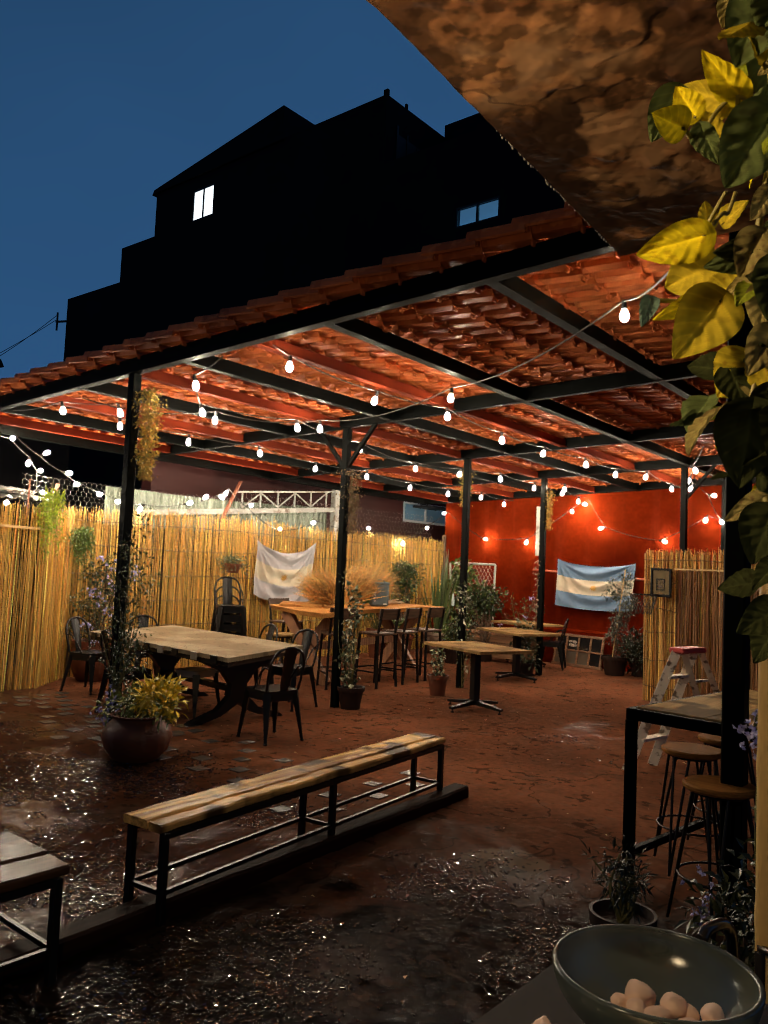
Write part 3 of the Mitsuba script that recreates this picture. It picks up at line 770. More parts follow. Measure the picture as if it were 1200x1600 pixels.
# ---------------------------------------------------------------- reed fences
def reeds(p0, p1, z0, z1, step=0.0115, r=0.0050, layers=2, jag=0.05, lean=0.012, flare=0.0, seed=0, thick=0.03, base=(0.60, 0.365, 0.090)):
    """thin canes standing side by side between two points of a line; each a three-sided rod of two lengths"""
    g = np.random.default_rng(seed)
    p0, p1 = np.array(p0, float), np.array(p1, float); Ln = np.linalg.norm(p1 - p0); d = (p1 - p0) / Ln; nn = np.array([-d[1], d[0]])
    n = int(Ln / step) * layers
    s = np.sort(g.uniform(0, Ln, n)); off = g.uniform(-thick, thick, n)
    top = (z1 if np.isscalar(z1) else np.interp(s, np.linspace(0, Ln, len(z1)), z1)) + g.normal(0, jag, n)
    rr = r * g.uniform(0.6, 1.35, n); t = np.linspace(0, 1, 4)
    ln = g.normal(0, lean, n) + flare * (s / Ln - 0.5); bow = g.normal(0, 0.010, n)
    ang = g.uniform(0, 6.28, n)[:, None] + np.arange(3)[None] * 2.094
    V = np.zeros((n, 4, 3, 3))
    for k in range(4):
        z = z0 + (top - z0) * t[k]
        sx = s + ln * (z - z0) + bow * math.sin(math.pi * t[k])
        c = p0[None, :2] + d[:2] * sx[:, None] + nn[:2] * (off + 0.3 * bow * math.sin(math.pi * t[k]))[:, None]
        taper = rr * (1 - 0.3 * t[k])
        V[:, k, :, 0] = c[:, :1] + taper[:, None] * np.cos(ang); V[:, k, :, 1] = c[:, 1:2] + taper[:, None] * np.sin(ang); V[:, k, :, 2] = z[:, None]
    V = V.reshape(-1, 3); F = []
    o = np.arange(n) * 12
    for k in range(3):
        for a in range(3):
            b = (a + 1) % 3; i0, i1, j0, j1 = o + k * 3 + a, o + k * 3 + b, o + k * 3 + 3 + a, o + k * 3 + 3 + b
            F += [np.stack([i0, i1, j1], 1), np.stack([i0, j1, j0], 1)]
    F.append(np.stack([o + 9, o + 10, o + 11], 1))
    m = V, np.vstack(F)
    return m, vary(m, 12, base, 0.37, 0.07, seed)


def binding(p0, p1, z, seed=0, off=0.04, r=0.0042):
    g = np.random.default_rng(seed); p0, p1 = np.array([*p0, z]), np.array([*p1, z]); n = 40
    P = np.linspace(p0, p1, n); P[:, 2] += np.cumsum(g.normal(0, 0.006, n)); d = p1 - p0; d /= np.linalg.norm(d)
    P[:, :2] += np.array([d[1], -d[0]]) * off
    return tube(P, r, 4)


t = thing('reed_fence', 'long golden reed fence along the left side of the yard', 'fence')
A, B = (-9.84, 5.45), (-9.74, 13.84)
m, c = reeds(A, B, 0.0, [2.14, 2.19, 2.23, 2.22, 2.17, 2.18, 2.17, 2.15], jag=0.035, seed=1)
part(t, 'reeds', m, 'm_reed', color=c, kind='stuff')
for i, z in enumerate((0.25, 0.62, 0.98, 1.34, 1.70, 2.04)):
    part(t, 'binding_wire', binding(A, B, z, i, 0.036), 'm_binding')
part(t, 'end_post', cbox(-9.76, -9.68, 13.86, 13.93, -0.05, 2.30, 0.005), 'm_wood_dark')
part(t, 'backing', box(-9.90, -9.885, 5.4, 13.85, 0, 2.0), 'm_wood_dark')
t = thing('leaning_fence', 'loose leaning reed panel at the left edge of the yard', 'fence')
A, B = (-9.27, 3.3), (-9.24, 5.02)
m, c = reeds(A, B, 0.0, [2.10, 2.12, 2.14, 2.10], jag=0.03, flare=0.05, lean=0.02, seed=2, thick=0.05)
m2, c2 = reeds((-9.26, 4.98), (-9.80, 5.62), 0.0, [2.12, 2.06, 2.15], jag=0.05, lean=0.035, seed=3, thick=0.03)
part(t, 'reeds', (cat(m, m2)), 'm_reed', color=np.vstack([c, c2]), kind='stuff')
for i, z in enumerate((0.3, 0.8, 1.25)):
    part(t, 'binding_wire', binding(A, B, z, 20 + i, -0.06), 'm_binding')
part(t, 'batten', bar((-9.19, 3.3, 1.90), (-9.17, 4.95, 1.86), 0.012, 0.03), 'm_reed_pole', label='pale horizontal batten across the panel')
scene['m_reed_pole'] = prin((0.58, 0.38, 0.15), 0.5)
t = thing('reed_screen', 'tall reed screen standing on the right with the hoop hung on it', 'fence')
A, B = (-4.16, 10.62), (-1.2, 10.62)
m, c = reeds(A, B, 0.0, [1.94, 1.95, 1.96, 1.97], jag=0.03, seed=4, r=0.0062, step=0.0100, layers=3, base=(0.52, 0.305, 0.090))
part(t, 'reeds', m, 'm_reed', color=c, kind='stuff')
m, c = reeds((-3.72, 10.56), (-1.2, 10.56), 0.0, [1.71, 1.72, 1.73], jag=0.006, seed=5, r=0.0060, step=0.012, layers=2, base=(0.27, 0.130, 0.052), thick=0.008)
part(t, 'front_reeds', m, 'm_reed', color=c, kind='stuff', label='darker brown reed mat over the right part of the screen')
for i, z in enumerate((0.22, 0.55, 0.90, 1.22, 1.50, 1.84)):
    part(t, 'binding_wire', binding(A, (-3.74, 10.62) if z < 1.8 else B, z, 40 + i, 0.04), 'm_binding')
part(t, 'backing', box(-4.13, -1.2, 10.665, 10.675, 0.02, 1.80), 'm_wood_dark')
part(t, 'band', cbox(-3.75, -1.2, 10.535, 10.545, 1.715, 1.735, 0.002), 'm_reed_pole')
t = thing('hose', 'loops of pinkish hose hung on the reed screen behind the broad post', 'hose')
P = [(-2.95, 10.50, 1.35), (-3.0, 10.48, 1.22), (-2.8, 10.48, 1.12), (-2.62, 10.49, 1.25), (-2.45, 10.48, 1.50), (-2.60, 10.49, 1.56), (-2.85, 10.49, 1.42), (-2.92, 10.48, 1.2), (-2.7, 10.48, 1.02), (-2.45, 10.49, 1.06), (-2.30, 10.48, 1.35), (-2.4, 10.49, 1.60), (-2.75, 10.49, 1.58)]
part(t, 'hose', tube(spline(P, 8), 0.011, 7), 'm_hose', True, own=True)

# ---------------------------------------------------------------- behind the fence: sheets, truss, wire, stakes
t = thing('corrugated_fence', 'pale corrugated metal sheets standing behind the reed fence', 'fence')
for i, (y0, y1, z0, z1) in enumerate([(6.42, 7.30, 1.9, 2.56), (7.305, 8.25, 1.9, 2.55), (8.255, 9.2, 1.9, 2.56), (9.205, 10.15, 1.9, 2.58), (10.155, 11.02, 1.9, 2.62)]):
    n = 64
    def sheet(u, v):
        y = y0 + (y1 - y0) * u; k = (y * 7.5) % 1.0
        prof = np.clip(np.abs(k - 0.5) * 6 - 0.9, 0, 1) * 0.028
        return np.stack([-10.34 - 0.012 * i % 2 - prof, y, z0 + (z1 - z0) * v], -1)
    v, f, _ = grid(n, 1, sheet)
    part(t, 'sheet', (v, f), 'm_sheet', 25)
t = thing('truss_gate', 'white painted steel truss frame above the reed fence', 'gate')
ch = lambda y: 2.19 + (y - 6.9) * 0.092
part(t, 'lower_rail', bar((-10.26, 6.9, ch(6.9) + .03), (-10.26, 11.05, 2.60), 0.05, 0.085), 'm_white_metal')
part(t, 'upper_rail', bar((-10.26, 8.7, 2.70), (-10.26, 11.05, 2.93), 0.035, 0.035), 'm_white_metal')
for i, y in enumerate(np.linspace(8.85, 10.85, 6)):
    zt, zb = 2.70 + (y - 8.7) * 0.098 - .018, ch(y) + 0.085
    part(t, 'strut', bar((-10.26, y, zb), (-10.26, y, zt), 0.022, 0.022), 'm_white_metal')
    if i < 5:
        y2 = y + 0.4; z2 = (2.70 + (y2 - 8.7) * 0.098 - .018) if i % 2 == 0 else ch(y2) + 0.085
        part(t, 'diagonal', bar((-10.255, y, zb if i % 2 == 0 else zt), (-10.255, y2, z2), 0.02, 0.02), 'm_white_metal')
part(t, 'gate_post', cbox(-10.34, -10.22, 11.06, 11.24, 0, 2.98, 0.006), 'm_white_metal', label='pale square gate post')
part(t, 'gate_post', cbox(-10.29, -10.23, 8.02, 8.11, 0, 2.26, 0.006), 'm_white_metal')
t = thing('roofing_sheet', 'weathered corrugated roofing sheets stacked behind the left fence end', 'sheets')
for k in range(2):
    v, f, _ = grid(60, 6, lambda u, v: np.stack([-10.75 + 0.75 * v, 4.2 + 1.05 * u + 0.2 * k, 2.33 - 0.07 * k + 0.10 * (1 - v) + 0.022 * np.sin(u * 46)], -1))
    part(t, 'sheet', (v, f), 'm_white_metal', 40)


def hexnet(y0, y1, z0, z1, x, a=0.045, r=0.0016, seed=0, sag=0.03):
    ms = []; g = np.random.default_rng(seed)
    h = a * 1.5; w = a * 1.732
    for j in range(int((z1 - z0) / h) + 1):
        P = []
        for i in range(int((y1 - y0) / (w / 2)) + 1):
            up = (i + j) % 2
            y = y0 + i * w / 2; P.append((x + 0.02 * math.sin(y * 3 + j), y, z0 + j * h + (a / 2 if up else 0) - sag * math.sin((y - y0) / (y1 - y0) * 3.14) * j / 6 + g.normal(0, 0.003)))
            if not up and j: pass
        ms.append(tube(P, r, 3, False))
        for i in range(0, len(P)):
            if (i + j) % 2 and z0 + (j + 1) * h < z1:
                ms.append(tube([P[i], (P[i][0], P[i][1], P[i][2] + a)], r, 3, False))
    return cat(*ms)


t = thing('wire_netting', 'sagging chicken wire netting over the left half of the reed fence', 'netting')
part(t, 'netting', hexnet(5.0, 8.6, 2.08, 2.58, -9.98, seed=1), 'm_wire', own=True, kind='stuff')
t = thing('wire_netting', 'fine chicken wire netting over the far half of the reed fence by the maroon wall', 'netting')
part(t, 'netting', hexnet(8.6, 13.8, 2.12, 2.75, -9.98, seed=2, a=0.06, r=0.0015), 'm_wire', own=True, kind='stuff')
for p0, p1, lab in [((-9.93, 8.16, 2.18), (-9.93, 8.52, 2.84), 'splintered red stake leaning over the fence beside the corrugated sheets'), ((-9.93, 5.30, 1.9), (-9.93, 5.46, 2.48), 'short red stake at the left end of the long reed fence'),
                    ((-9.90, 5.06, 2.0), (-9.92, 5.08, 2.50), 'thin weathered stake holding the bright hanging fern')]:
    t = thing('stake', lab, 'stake')
    k = .35 if 'thin' in lab else 1.0
    part(t, 'stake', bar(p0, p1, 0.055 * k, 0.035 * k, 0.06 * k, 0.025 * k), 'm_stake', own=True)

# ---------------------------------------------------------------- light strings
bulb_m = lathe([(0.0005, -0.038), (0.011, -0.036), (0.021, -0.028), (0.027, -0.014), (0.029, 0.0), (0.026, 0.015), (0.019, 0.030), (0.015, 0.042), (0.0005, 0.043)], 16)
socket_m = lathe([(0.001, 0.10), (0.013, 0.098), (0.016, 0.06), (0.0165, 0.0425), (0.001, 0.0432)], 10)


def light_string(label, pts, ends=(None, None), sag=0.10, tilt=0.25, power=0.75, group=None):
    t = thing('light_string', label, 'string lights', group=None)
    pts = [np.array(q, float) for q in pts]; g = np.random.default_rng(len(pts) * 7 + 1)
    ties = [q + [0, 0, 0.095] for q in pts]
    if ends[0] is not None: ties.insert(0, np.array(ends[0], float))
    if ends[1] is not None: ties.append(np.array(ends[1], float))
    P = []
    for a, b in zip(ties[:-1], ties[1:]):
        k = 9; s = np.linspace(0, 1, k, endpoint=False)[:, None]; L = np.linalg.norm(b - a)
        seg = a + (b - a) * s; seg[:, 2] -= (4 * s * (1 - s))[:, 0] * sag * min(L, 1.6) * 0.5; P.append(seg)
    P.append(ties[-1][None]); P = np.vstack(P)
    part(t, 'cable', tube(P, 0.0058, 6), 'm_cable', True)
    for q in pts:
        rx, ry = g.normal(0, tilt, 2)
        M = mat(q + [0, 0, 0.095], g.uniform(0, 6), rx, ry) @ mat((0, 0, -0.095))
        b = part(t, 'bulb', bulb_m, 'm_bulb', True, M=M, emitter={'type': 'area', 'radiance': rgb([BULB_POWER * power * c for c in BULB])})
        part(b, 'socket', socket_m, 'm_socket', 30, M=M)
    return t


light_string('string of bulbs under the pergola roof nearest the right side', [(-4.55, 4.33, 3.1), (-4.69, 5.57, 3.08), (-4.57, 6.49, 3.08), (-4.72, 7.77, 3.05), (-4.77, 8.87, 3.04), (-4.7, 9.84, 3.03), (-4.72, 10.89, 3.02), (-4.43, 11.29, 3.02), (-4.61, 12.72, 3.0)],
             ((-4.5, 4.1, 3.22), (-4.6, 13.6, 3.1)), 0.05)
light_string('string of bulbs under the middle of the pergola roof along the posts', [(-5.64, 4.26, 3.06), (-6.5, 5.0, 3.03), (-6.2, 6.04, 3.02), (-6.46, 7.38, 2.99), (-6.8, 8.94, 2.96), (-6.56, 9.71, 2.96), (-6.31, 10.39, 2.96), (-6.36, 11.54, 2.94), (-6.02, 11.9, 2.95), (-6.31, 12.42, 2.94), (-6.55, 13.5, 2.91)],
             ((-5.05, 4.08, 3.20), (-6.5, 13.7, 3.0)), 0.06)
light_string('string of bulbs under the pergola roof nearest the reed fence', [(-7.57, 4.14, 2.99), (-7.17, 4.51, 3.0), (-7.74, 4.9, 2.97), (-7.84, 5.9, 2.95), (-7.73, 6.9, 2.95), (-7.99, 8.21, 2.92), (-7.86, 9.16, 2.91), (-8.08, 10.54, 2.89), (-7.99, 11.47, 2.88), (-7.78, 12.21, 2.88), (-7.97, 13.3, 2.86)],
             ((-8.6, 4.10, 3.08), (-8.0, 13.7, 2.98)), 0.05)
light_string('string of bulbs crossing the pergola from the porch to the middle post', [(-2.02, 4.71, 3.2), (-4.08, 5.85, 3.1), (-5.99, 6.18, 3.02), (-6.6, 5.28, 3.01)], ((-0.55, 2.06, 2.66), (-7.16, 4.12, 3.08)), 0.12)
light_string('short string with three bulbs beside the rear right post', [(-3.72, 11.08, 3.05), (-4.07, 12.03, 3.03), (-4.30, 12.8, 3.0)], ((-3.3, 10.2, 3.25), (-4.2, 13.6, 3.15)), 0.05)
light_string('string of bulbs dropping outside the pergola at the far left', [(-10.1, 4.50, 2.99), (-10.1, 4.88, 2.9), (-10.1, 5.14, 2.7), (-10.1, 5.25, 2.54), (-10.1, 5.27, 2.30), (-10.1, 4.90, 2.13)], ((-10.14, 4.2, 3.02), None), 0.10, 1.8)
light_string('long string of bulbs along the top of the reed fence',
             [(-9.68, 5.06, 2.68), (-9.68, 5.36, 2.52), (-9.68, 5.66, 2.39), (-9.68, 5.98, 2.3), (-9.68, 6.28, 2.24), (-9.68, 6.6, 2.21), (-9.68, 7.26, 2.27), (-9.68, 7.57, 2.35), (-9.68, 7.84, 2.45), (-9.72, 8.11, 2.59), (-9.70, 8.46, 2.34), (-9.64, 9.1, 2.01), (-9.66, 10.04, 2.22), (-9.62, 11.45, 2.17), (-9.6, 12.36, 2.03), (-9.63, 13.17, 2.37)],
             ((-9.72, 4.74, 3.0), (-9.55, 13.6, 2.7)), 0.10, 2.0)
light_string('string of bulbs swagged across the red wall', [(-9.53, 13.72, 2.66), (-8.71, 13.72, 2.15), (-7.67, 13.72, 2.16), (-6.79, 13.72, 2.71), (-6.63, 13.72, 2.80)], ((-9.66, 13.75, 2.80), (-6.5, 13.8, 2.98)), 0.06, 1.15)
light_string('string of bulbs on the red wall above the right flag', [(-6.12, 13.72, 2.37), (-5.15, 13.72, 2.15), (-4.35, 13.72, 2.57), (-4.12, 13.6, 2.51), (-4.00, 12.6, 2.80)], ((-6.5, 13.8, 2.98), (-3.9, 11.66, 3.05)), 0.08, 1.15)
light_string('string of bulbs running on along the leaning fence panel past the left edge', [(-9.16, 4.15, 2.22), (-9.1, 3.5, 2.30), (-9.1, 2.85, 2.34), (-9.1, 2.2, 2.30), (-9.1, 1.55, 2.36)], ((-9.4, 4.75, 2.3), (-9.2, 1.0, 2.5)), 0.10, 2.0)
# the same kind of bulb hangs by the porch, behind the camera, and lights the ceiling, the vine and the basin
t = thing('porch_lamp', 'bulb on a short cord from a bracket at the edge of the porch ceiling', 'lamp')
LX, LY, LZ = -0.93, 0.30, 2.03
part(t, 'bracket', bar((-0.70, LY, 2.405), (LX - 0.02, LY, 2.405), 0.02, 0.02), 'm_steel')
part(t, 'cord', tube([(LX, LY, 2.395), (LX, LY, LZ + .10)], 0.004, 6), 'm_cable')
b = part(t, 'bulb', xf(bulb_m, mat((LX, LY, LZ))), 'm_bulb', True, emitter={'type': 'area', 'radiance': rgb([BULB_POWER * 1.3 * c for c in (1.0, 0.72, 0.40)]), 'sampling_weight': 14.0})
part(b, 'socket', xf(socket_m, mat((LX, LY, LZ))), 'm_socket', 30)

# ---------------------------------------------------------------- furniture kits: lists of (part name, mesh, material, smooth)
def kit_place(name, label, cat_, kit, loc, rz, group=None):
    t = thing(name, label, cat_, loc, rz, group)
    for nm, m, b, s in kit: part(t, nm, m, b, s)
    return t


def rsq(h, r, n=6):
    """rounded square outline, half size h, corner radius r"""
    P = []
    for k, (sx, sy) in enumerate(((1, 1), (-1, 1), (-1, -1), (1, -1))):
        for a in np.linspace(0, math.pi / 2, n): P.append((sx * (h - r) + r * math.cos(a + k * math.pi / 2), sy * (h - r) + r * math.sin(a + k * math.pi / 2)))
    return P


def cafe_chair():
    K = []
    K.append(('seat', cat(plate(rsq(0.185, 0.05), 0.440, 0.452), plate(rsq(0.180, 0.05), 0.415, 0.4395)), 'm_black_metal', 30))
    for sx, sy in ((1, 1), (1, -1), (-1, 1), (-1, -1)):
        top, foot = np.array([sx * 0.150, sy * 0.150, 0.43]), np.array([sx * (0.205 if sx > 0 else 0.225), sy * 0.20, 0.0])
        K.append(('leg', cat(bar(foot, top, 0.022, 0.022, 0.075, 0.05, up=(sx, sy, 0)), cbox(foot[0] - .014, foot[0] + .014, foot[1] - .014, foot[1] + .014, 0, 0.012, 0.003)), 'm_black_metal', False))
    for s in (1, -1):
        K.append(('apron', cat(box(s * .164 - .004, s * .164 + .004, -.15, .15, 0.355, 0.4145), box(-.15, .15, s * .164 - .004, s * .164 + .004, 0.365, 0.4145)), 'm_black_metal', False))
    hoop = spline([(-.165, -.170, .45), (-.195, -.182, .58), (-.225, -.178, .70), (-.250, -.125, .80), (-.262, 0, .838), (-.250, .125, .80), (-.225, .178, .70), (-.195, .182, .58), (-.165, .170, .45)], 6)
    K.append(('back_hoop', tube(hoop, 0.012, 8), 'm_black_metal', True))
    v, f, _ = grid(4, 8, lambda u, v: np.stack([-.168 - .094 * v ** 1.2 - 0.012 * (4 * (u - .5) ** 2), (u - .5) * (.085 + .055 * v), .452 + .375 * v], -1))
    K.append(('back_slat', (np.vstack([v, v + [-.006, 0, 0]]), np.vstack([f, f[:, ::-1] + len(v)])), 'm_black_metal', 30))
    K.append(('arm_rail', tube(spline([(-.212, -.181, .645), (-.14, -.19, .655), (-.05, -.188, .56), (.02, -.18, .452)], 5), 0.009, 6), 'm_black_metal', True))
    K.append(('arm_rail', tube(spline([(-.212, .181, .645), (-.14, .19, .655), (-.05, .188, .56), (.02, .18, .452)], 5), 0.009, 6), 'm_black_metal', True))
    return K


def cafe_stool():
    K = [('seat', cat(plate(rsq(0.165, 0.05), 0.440, 0.455), plate(rsq(0.160, 0.05), 0.39, 0.4395)), 'm_pale_metal', 30)]
    for sx, sy in ((1, 1), (1, -1), (-1, 1), (-1, -1)):
        K.append(('leg', bar((sx * .19, sy * .19, 0), (sx * .135, sy * .135, .42), .022, .022, .075, .05, up=(sx, sy, 0)), 'm_black_metal', False))
    for s in (1, -1): K.append(('brace', bar((s * .165, s * .165, .22), (-s * .165, -s * .165, .22), .02, .008), 'm_black_metal', False))
    return K


scene['m_pale_metal'] = prin((0.30, 0.26, 0.20), 0.35, metallic=0.3)
CH, ST = cafe_chair(), cafe_stool()
G1 = 'black metal cafe chairs at the long table'
for x, y, a, lab in [(-5.50, 5.22, 172, 'black metal cafe chair at the near right end of the long pale table'),
                     (-7.35, 6.62, -100, 'black cafe chair behind the far side of the long table, left of its neighbour'),
                     (-6.55, 6.50, -84, 'black cafe chair behind the far side of the long table, nearest the slab table'),
                     (-8.72, 5.35, 18, 'black cafe chair at the far left end of the long table by the flowering bush'),
                     (-8.75, 6.15, -18, 'black cafe chair at the left rear corner of the long table, back to the fence'),
                     (-7.25, 4.88, 80, 'black metal cafe chair under the near side of the long table beside the plant post')]:
    kit_place('cafe_chair', lab, 'chair', CH, (x, y, 0), D(a), G1)
kit_place('cafe_stool', 'backless black metal stool with a pale seat under the near side of the long table', 'stool', ST, (-6.85, 5.42, 0), D(8))
nth = ['lowest', 'second', 'third', 'fourth', 'topmost']
for k in range(5):
    kit_place('stacked_chair', f'black metal cafe chair, {nth[k]} in the stack by the reed fence', 'chair', CH, (-8.92 + 0.012 * k, 7.62 - 0.02 * k, 0.128 * k), D(-28), 'stacked black chairs by the fence')
kit_place('cafe_chair', 'black metal cafe chair behind the farthest small table by the red wall', 'chair', CH, (-6.60, 12.72, 0), D(200))

# long pale table with two forked steel trestles
t = thing('long_table', 'long pale stone topped table on black forked legs in the left half of the yard', 'table', (-7.05, 5.62, 0), D(-7))
def slab_top(x0, x1, y0, y1, z0, z1, amp, seed):
    g = np.random.default_rng(seed); P = []
    for (a, b, n) in (((x0, y0), (x1, y0), 26), ((x1, y0), (x1, y1), 12), ((x1, y1), (x0, y1), 26), ((x0, y1), (x0, y0), 12)):
        for s in np.arange(n) / n:
            P.append((a[0] + (b[0] - a[0]) * s, a[1] + (b[1] - a[1]) * s))
    P = np.array(P); P += (meshkit.fbm(np.stack([P[:, 0] * 5, P[:, 1] * 5, P[:, 0] * 0 + seed], -1), 3) - 0.5)[:, None] * amp
    return plate(P, z0, z1)
inv = np.linalg.inv(PLACE[t])
Q4 = np.array([(-8.30, 5.05), (-5.60, 4.78), (-6.08, 6.18), (-8.66, 6.46)])
Q4 = (np.c_[Q4, np.zeros(4), np.ones(4)] @ inv.T)[:, :2]


def skew_top(Q, inset, z0, z1, amp=0.0):
    c = Q.mean(0); P = []
    for k in range(4):
        a, b = Q[k], Q[(k + 1) % 4]
        for s in np.arange(20) / 20: P.append(a + (b - a) * s)
    P = np.array(P); P = P + (c - P) / np.linalg.norm(c - P, axis=1, keepdims=True) * inset
    P = P + amp * (meshkit.fbm(np.stack([P[:, 0] * 6, P[:, 1] * 6, P[:, 0] * 0], -1), 3) - .5)[:, None]
    return plate(P, z0, z1)


part(t, 'top', skew_top(Q4, 0, 0.695, 0.735, 0.02), 'm_table_top', 30)
part(t, 'rim', skew_top(Q4, 0.03, 0.650, 0.6945), 'm_black_metal', 30)
for i in range(9):
    f = .06 + .105 * i + rng.normal(0, .01); q = Q4[0] + (Q4[1] - Q4[0]) * f; d_ = (Q4[1] - Q4[0]) / np.linalg.norm(Q4[1] - Q4[0]); o = np.array([d_[1], -d_[0]])
    part(t, 'clip', xf(cbox(-.05, .05, -.008, .008, 0.665, 0.739, .003), mat((*(q + o * .022), 0), math.atan2(d_[1], d_[0]))), 'm_pale_metal' if i % 2 else 'm_black_metal')
for s in (-1, 1):
    x = s * 0.72
    poly = [(-0.50, 0.655), (0.50, 0.655), (0.44, 0.60), (0.20, 0.50), (0.09, 0.36), (0.10, 0.25), (0.24, 0.12), (0.52, 0.03), (0.56, 0.0), (0.42, 0.0), (0.20, 0.06), (0.0, 0.17), (-0.20, 0.06), (-0.42, 0.0), (-0.56, 0.0), (-0.52, 0.03), (-0.24, 0.12), (-0.10, 0.25), (-0.09, 0.36), (-0.20, 0.50), (-0.44, 0.60)]
    v, f = plate(poly, -0.045, 0.045)
    v = np.stack([v[:, 2] + x, v[:, 0], v[:, 1]], 1)
    part(t, 'trestle', (v, f), 'm_black_metal', 30)
part(t, 'stretcher', cbox(-0.674, 0.674, -0.04, 0.04, 0.27, 0.33, 0.005), 'm_black_metal')

# high live-edge slab table
t = thing('slab_table', 'high live edge wooden slab table on crossed timber legs', 'table')
edge = np.array([(-6.98, 7.42), (-7.55, 7.52), (-8.05, 7.78), (-8.62, 8.05), (-8.70, 8.6), (-8.55, 9.2), (-8.66, 9.9), (-8.62, 10.6), (-8.48, 11.0), (-7.95, 11.05), (-7.62, 10.95), (-7.66, 10.3), (-7.50, 9.6), (-7.46, 8.9), (-7.30, 8.3), (-7.08, 7.8)])
edge = np.vstack([spline(np.vstack([edge, edge[:1]]), 4)[:-1]])
v, f = plate(edge, 0.925, 0.985)
low = v[:, 2] < 0.95; c0 = np.array([-7.9, 9.2])
v[low, :2] = v[low, :2] + (c0 - v[low, :2]) / np.linalg.norm(c0 - v[low, :2], axis=1, keepdims=True) * 0.045
v[:, 2] += 0.006 * (meshkit.fbm(v * [3, 3, 0], 3) - 0.5)
part(t, 'top', (v, f), 'm_wood_slab', 30)
part(t, 'plank', xf(cbox(-0.30, 0.30, -0.22, 0.22, 0, 0.035, 0.006), mat((-8.22, 8.30, 0.993), D(38), D(3))), 'm_wood_slab', label='loose offcut lying on the near end of the slab')
for y, xs in ((8.02, (-8.25, -7.42)), (10.35, (-8.50, -7.75))):
    xa, xb = xs
    part(t, 'leg', bar((xb, y, -0.0), (xa, y, 0.925), 0.16, 0.07, up=(0, 1, 0)), 'm_wood_leg')
    part(t, 'leg', bar((xa, y + 0.09, -0.0), (xb, y + 0.09, 0.925), 0.16, 0.07, up=(0, 1, 0)), 'm_wood_leg')
part(t, 'stretcher', bar((-7.86, 8.12, 0.46), (-8.12, 10.30, 0.46), 0.09, 0.10), 'm_wood_leg')


def bar_stool():
    K = [('seat', cbox(-.185, .185, -.185, .185, .685, .715, .006), 'm_wood_dark', False)]
    for sx, sy in ((1, 1), (1, -1), (-1, 1), (-1, -1)):
        K.append(('leg', bar((sx * .20, sy * .19, 0), (sx * .165, sy * .165, .684), .026, .026), 'm_black_metal', False))
    for z in (.20, .27):
        pass
    for s in (1, -1):
        K.append(('foot_rail', bar((s * .190, -.182, .24), (s * .190, .182, .24), .018, .018), 'm_black_metal', False))
        K.append(('foot_rail', bar((-.182, s * .182, .20), (.182, s * .182, .20), .018, .018), 'm_black_metal', False))
        K.append(('back_post', bar((-.168, s * .165, .70), (-.235, s * .165, 1.04), .024, .024), 'm_black_metal', False))
    K.append(('back_board', xf(cbox(-.010, .010, -.19, .19, -.075, .075, .004), mat((-.206, 0, .965), ry=-D(11))), 'm_wood_dark', False))
    return K


BS = bar_stool()
G2 = 'tall bar stools with wooden backs at the slab table'
for x, y, a, lab in [(-7.02, 8.55, 176, 'tall bar stool on the near side of the slab table, just right of the ivy'), (-7.06, 9.10, 184, 'tall bar stool in the middle of the near side of the slab table'),
                     (-7.10, 9.72, 178, 'tall bar stool at the far end of the near side of the slab table'), (-8.98, 8.75, -8, 'tall bar stool on the fence side of the slab table seen between the crossed legs'),
                     (-7.22, 7.98, 150, 'tall bar stool at the near corner of the slab table, behind the ivy post')]:
    kit_place('bar_stool', lab, 'stool', BS, (x, y, 0), D(a), G2)


def round_stool(h, r, wood='m_wood_stool'):
    K = [('seat', lathe([(0.001, h - .032), (r - .012, h - .032), (r, h - .022), (r, h - .008), (r - .008, h), (0.001, h)], 28), wood, 30)]
    K.append(('ring', tube([((r - .05) * math.cos(a), (r - .05) * math.sin(a), h - .042) for a in np.linspace(0, 2 * math.pi, 21)], .009, 6), 'm_black_metal', True))
    for k in range(4):
        a = math.pi / 4 + k * math.pi / 2; c, s = math.cos(a), math.sin(a); f = r + 0.055; u = r - 0.05
        K.append(('leg', cat(*[tube([(u * c - e * s * .045, u * s + e * c * .045, h - .045), (f * c, f * s, .008)], .0075, 6) for e in (1, -1)]), 'm_black_metal', True))
    q = r + 0.015
    K.append(('foot_ring', tube([(q * math.cos(a), q * math.sin(a), h * .36) for a in np.linspace(0, 2 * math.pi, 25)], .006, 6), 'm_black_metal', True))
    return K


RS = round_stool(0.66, 0.165)
for x, y, lab in [(-1.56, 4.72, 'round wooden stool under the near left of the bar table'), (-1.52, 5.22, 'round wooden stool behind the other two under the bar table'), (-1.20, 4.02, 'round wooden stool nearest the porch, under the edge of the bar table')]:
    kit_place('round_stool', lab, 'stool', RS, (x, y, 0), rng.uniform(0, 1), 'round wooden stools under the bar table')
kit_place('round_stool', 'round stool with a pale wooden seat at the left end of the slab table', 'stool', round_stool(0.68, 0.19, 'm_wood_table'), (-7.72, 7.42, 0), 0.3)


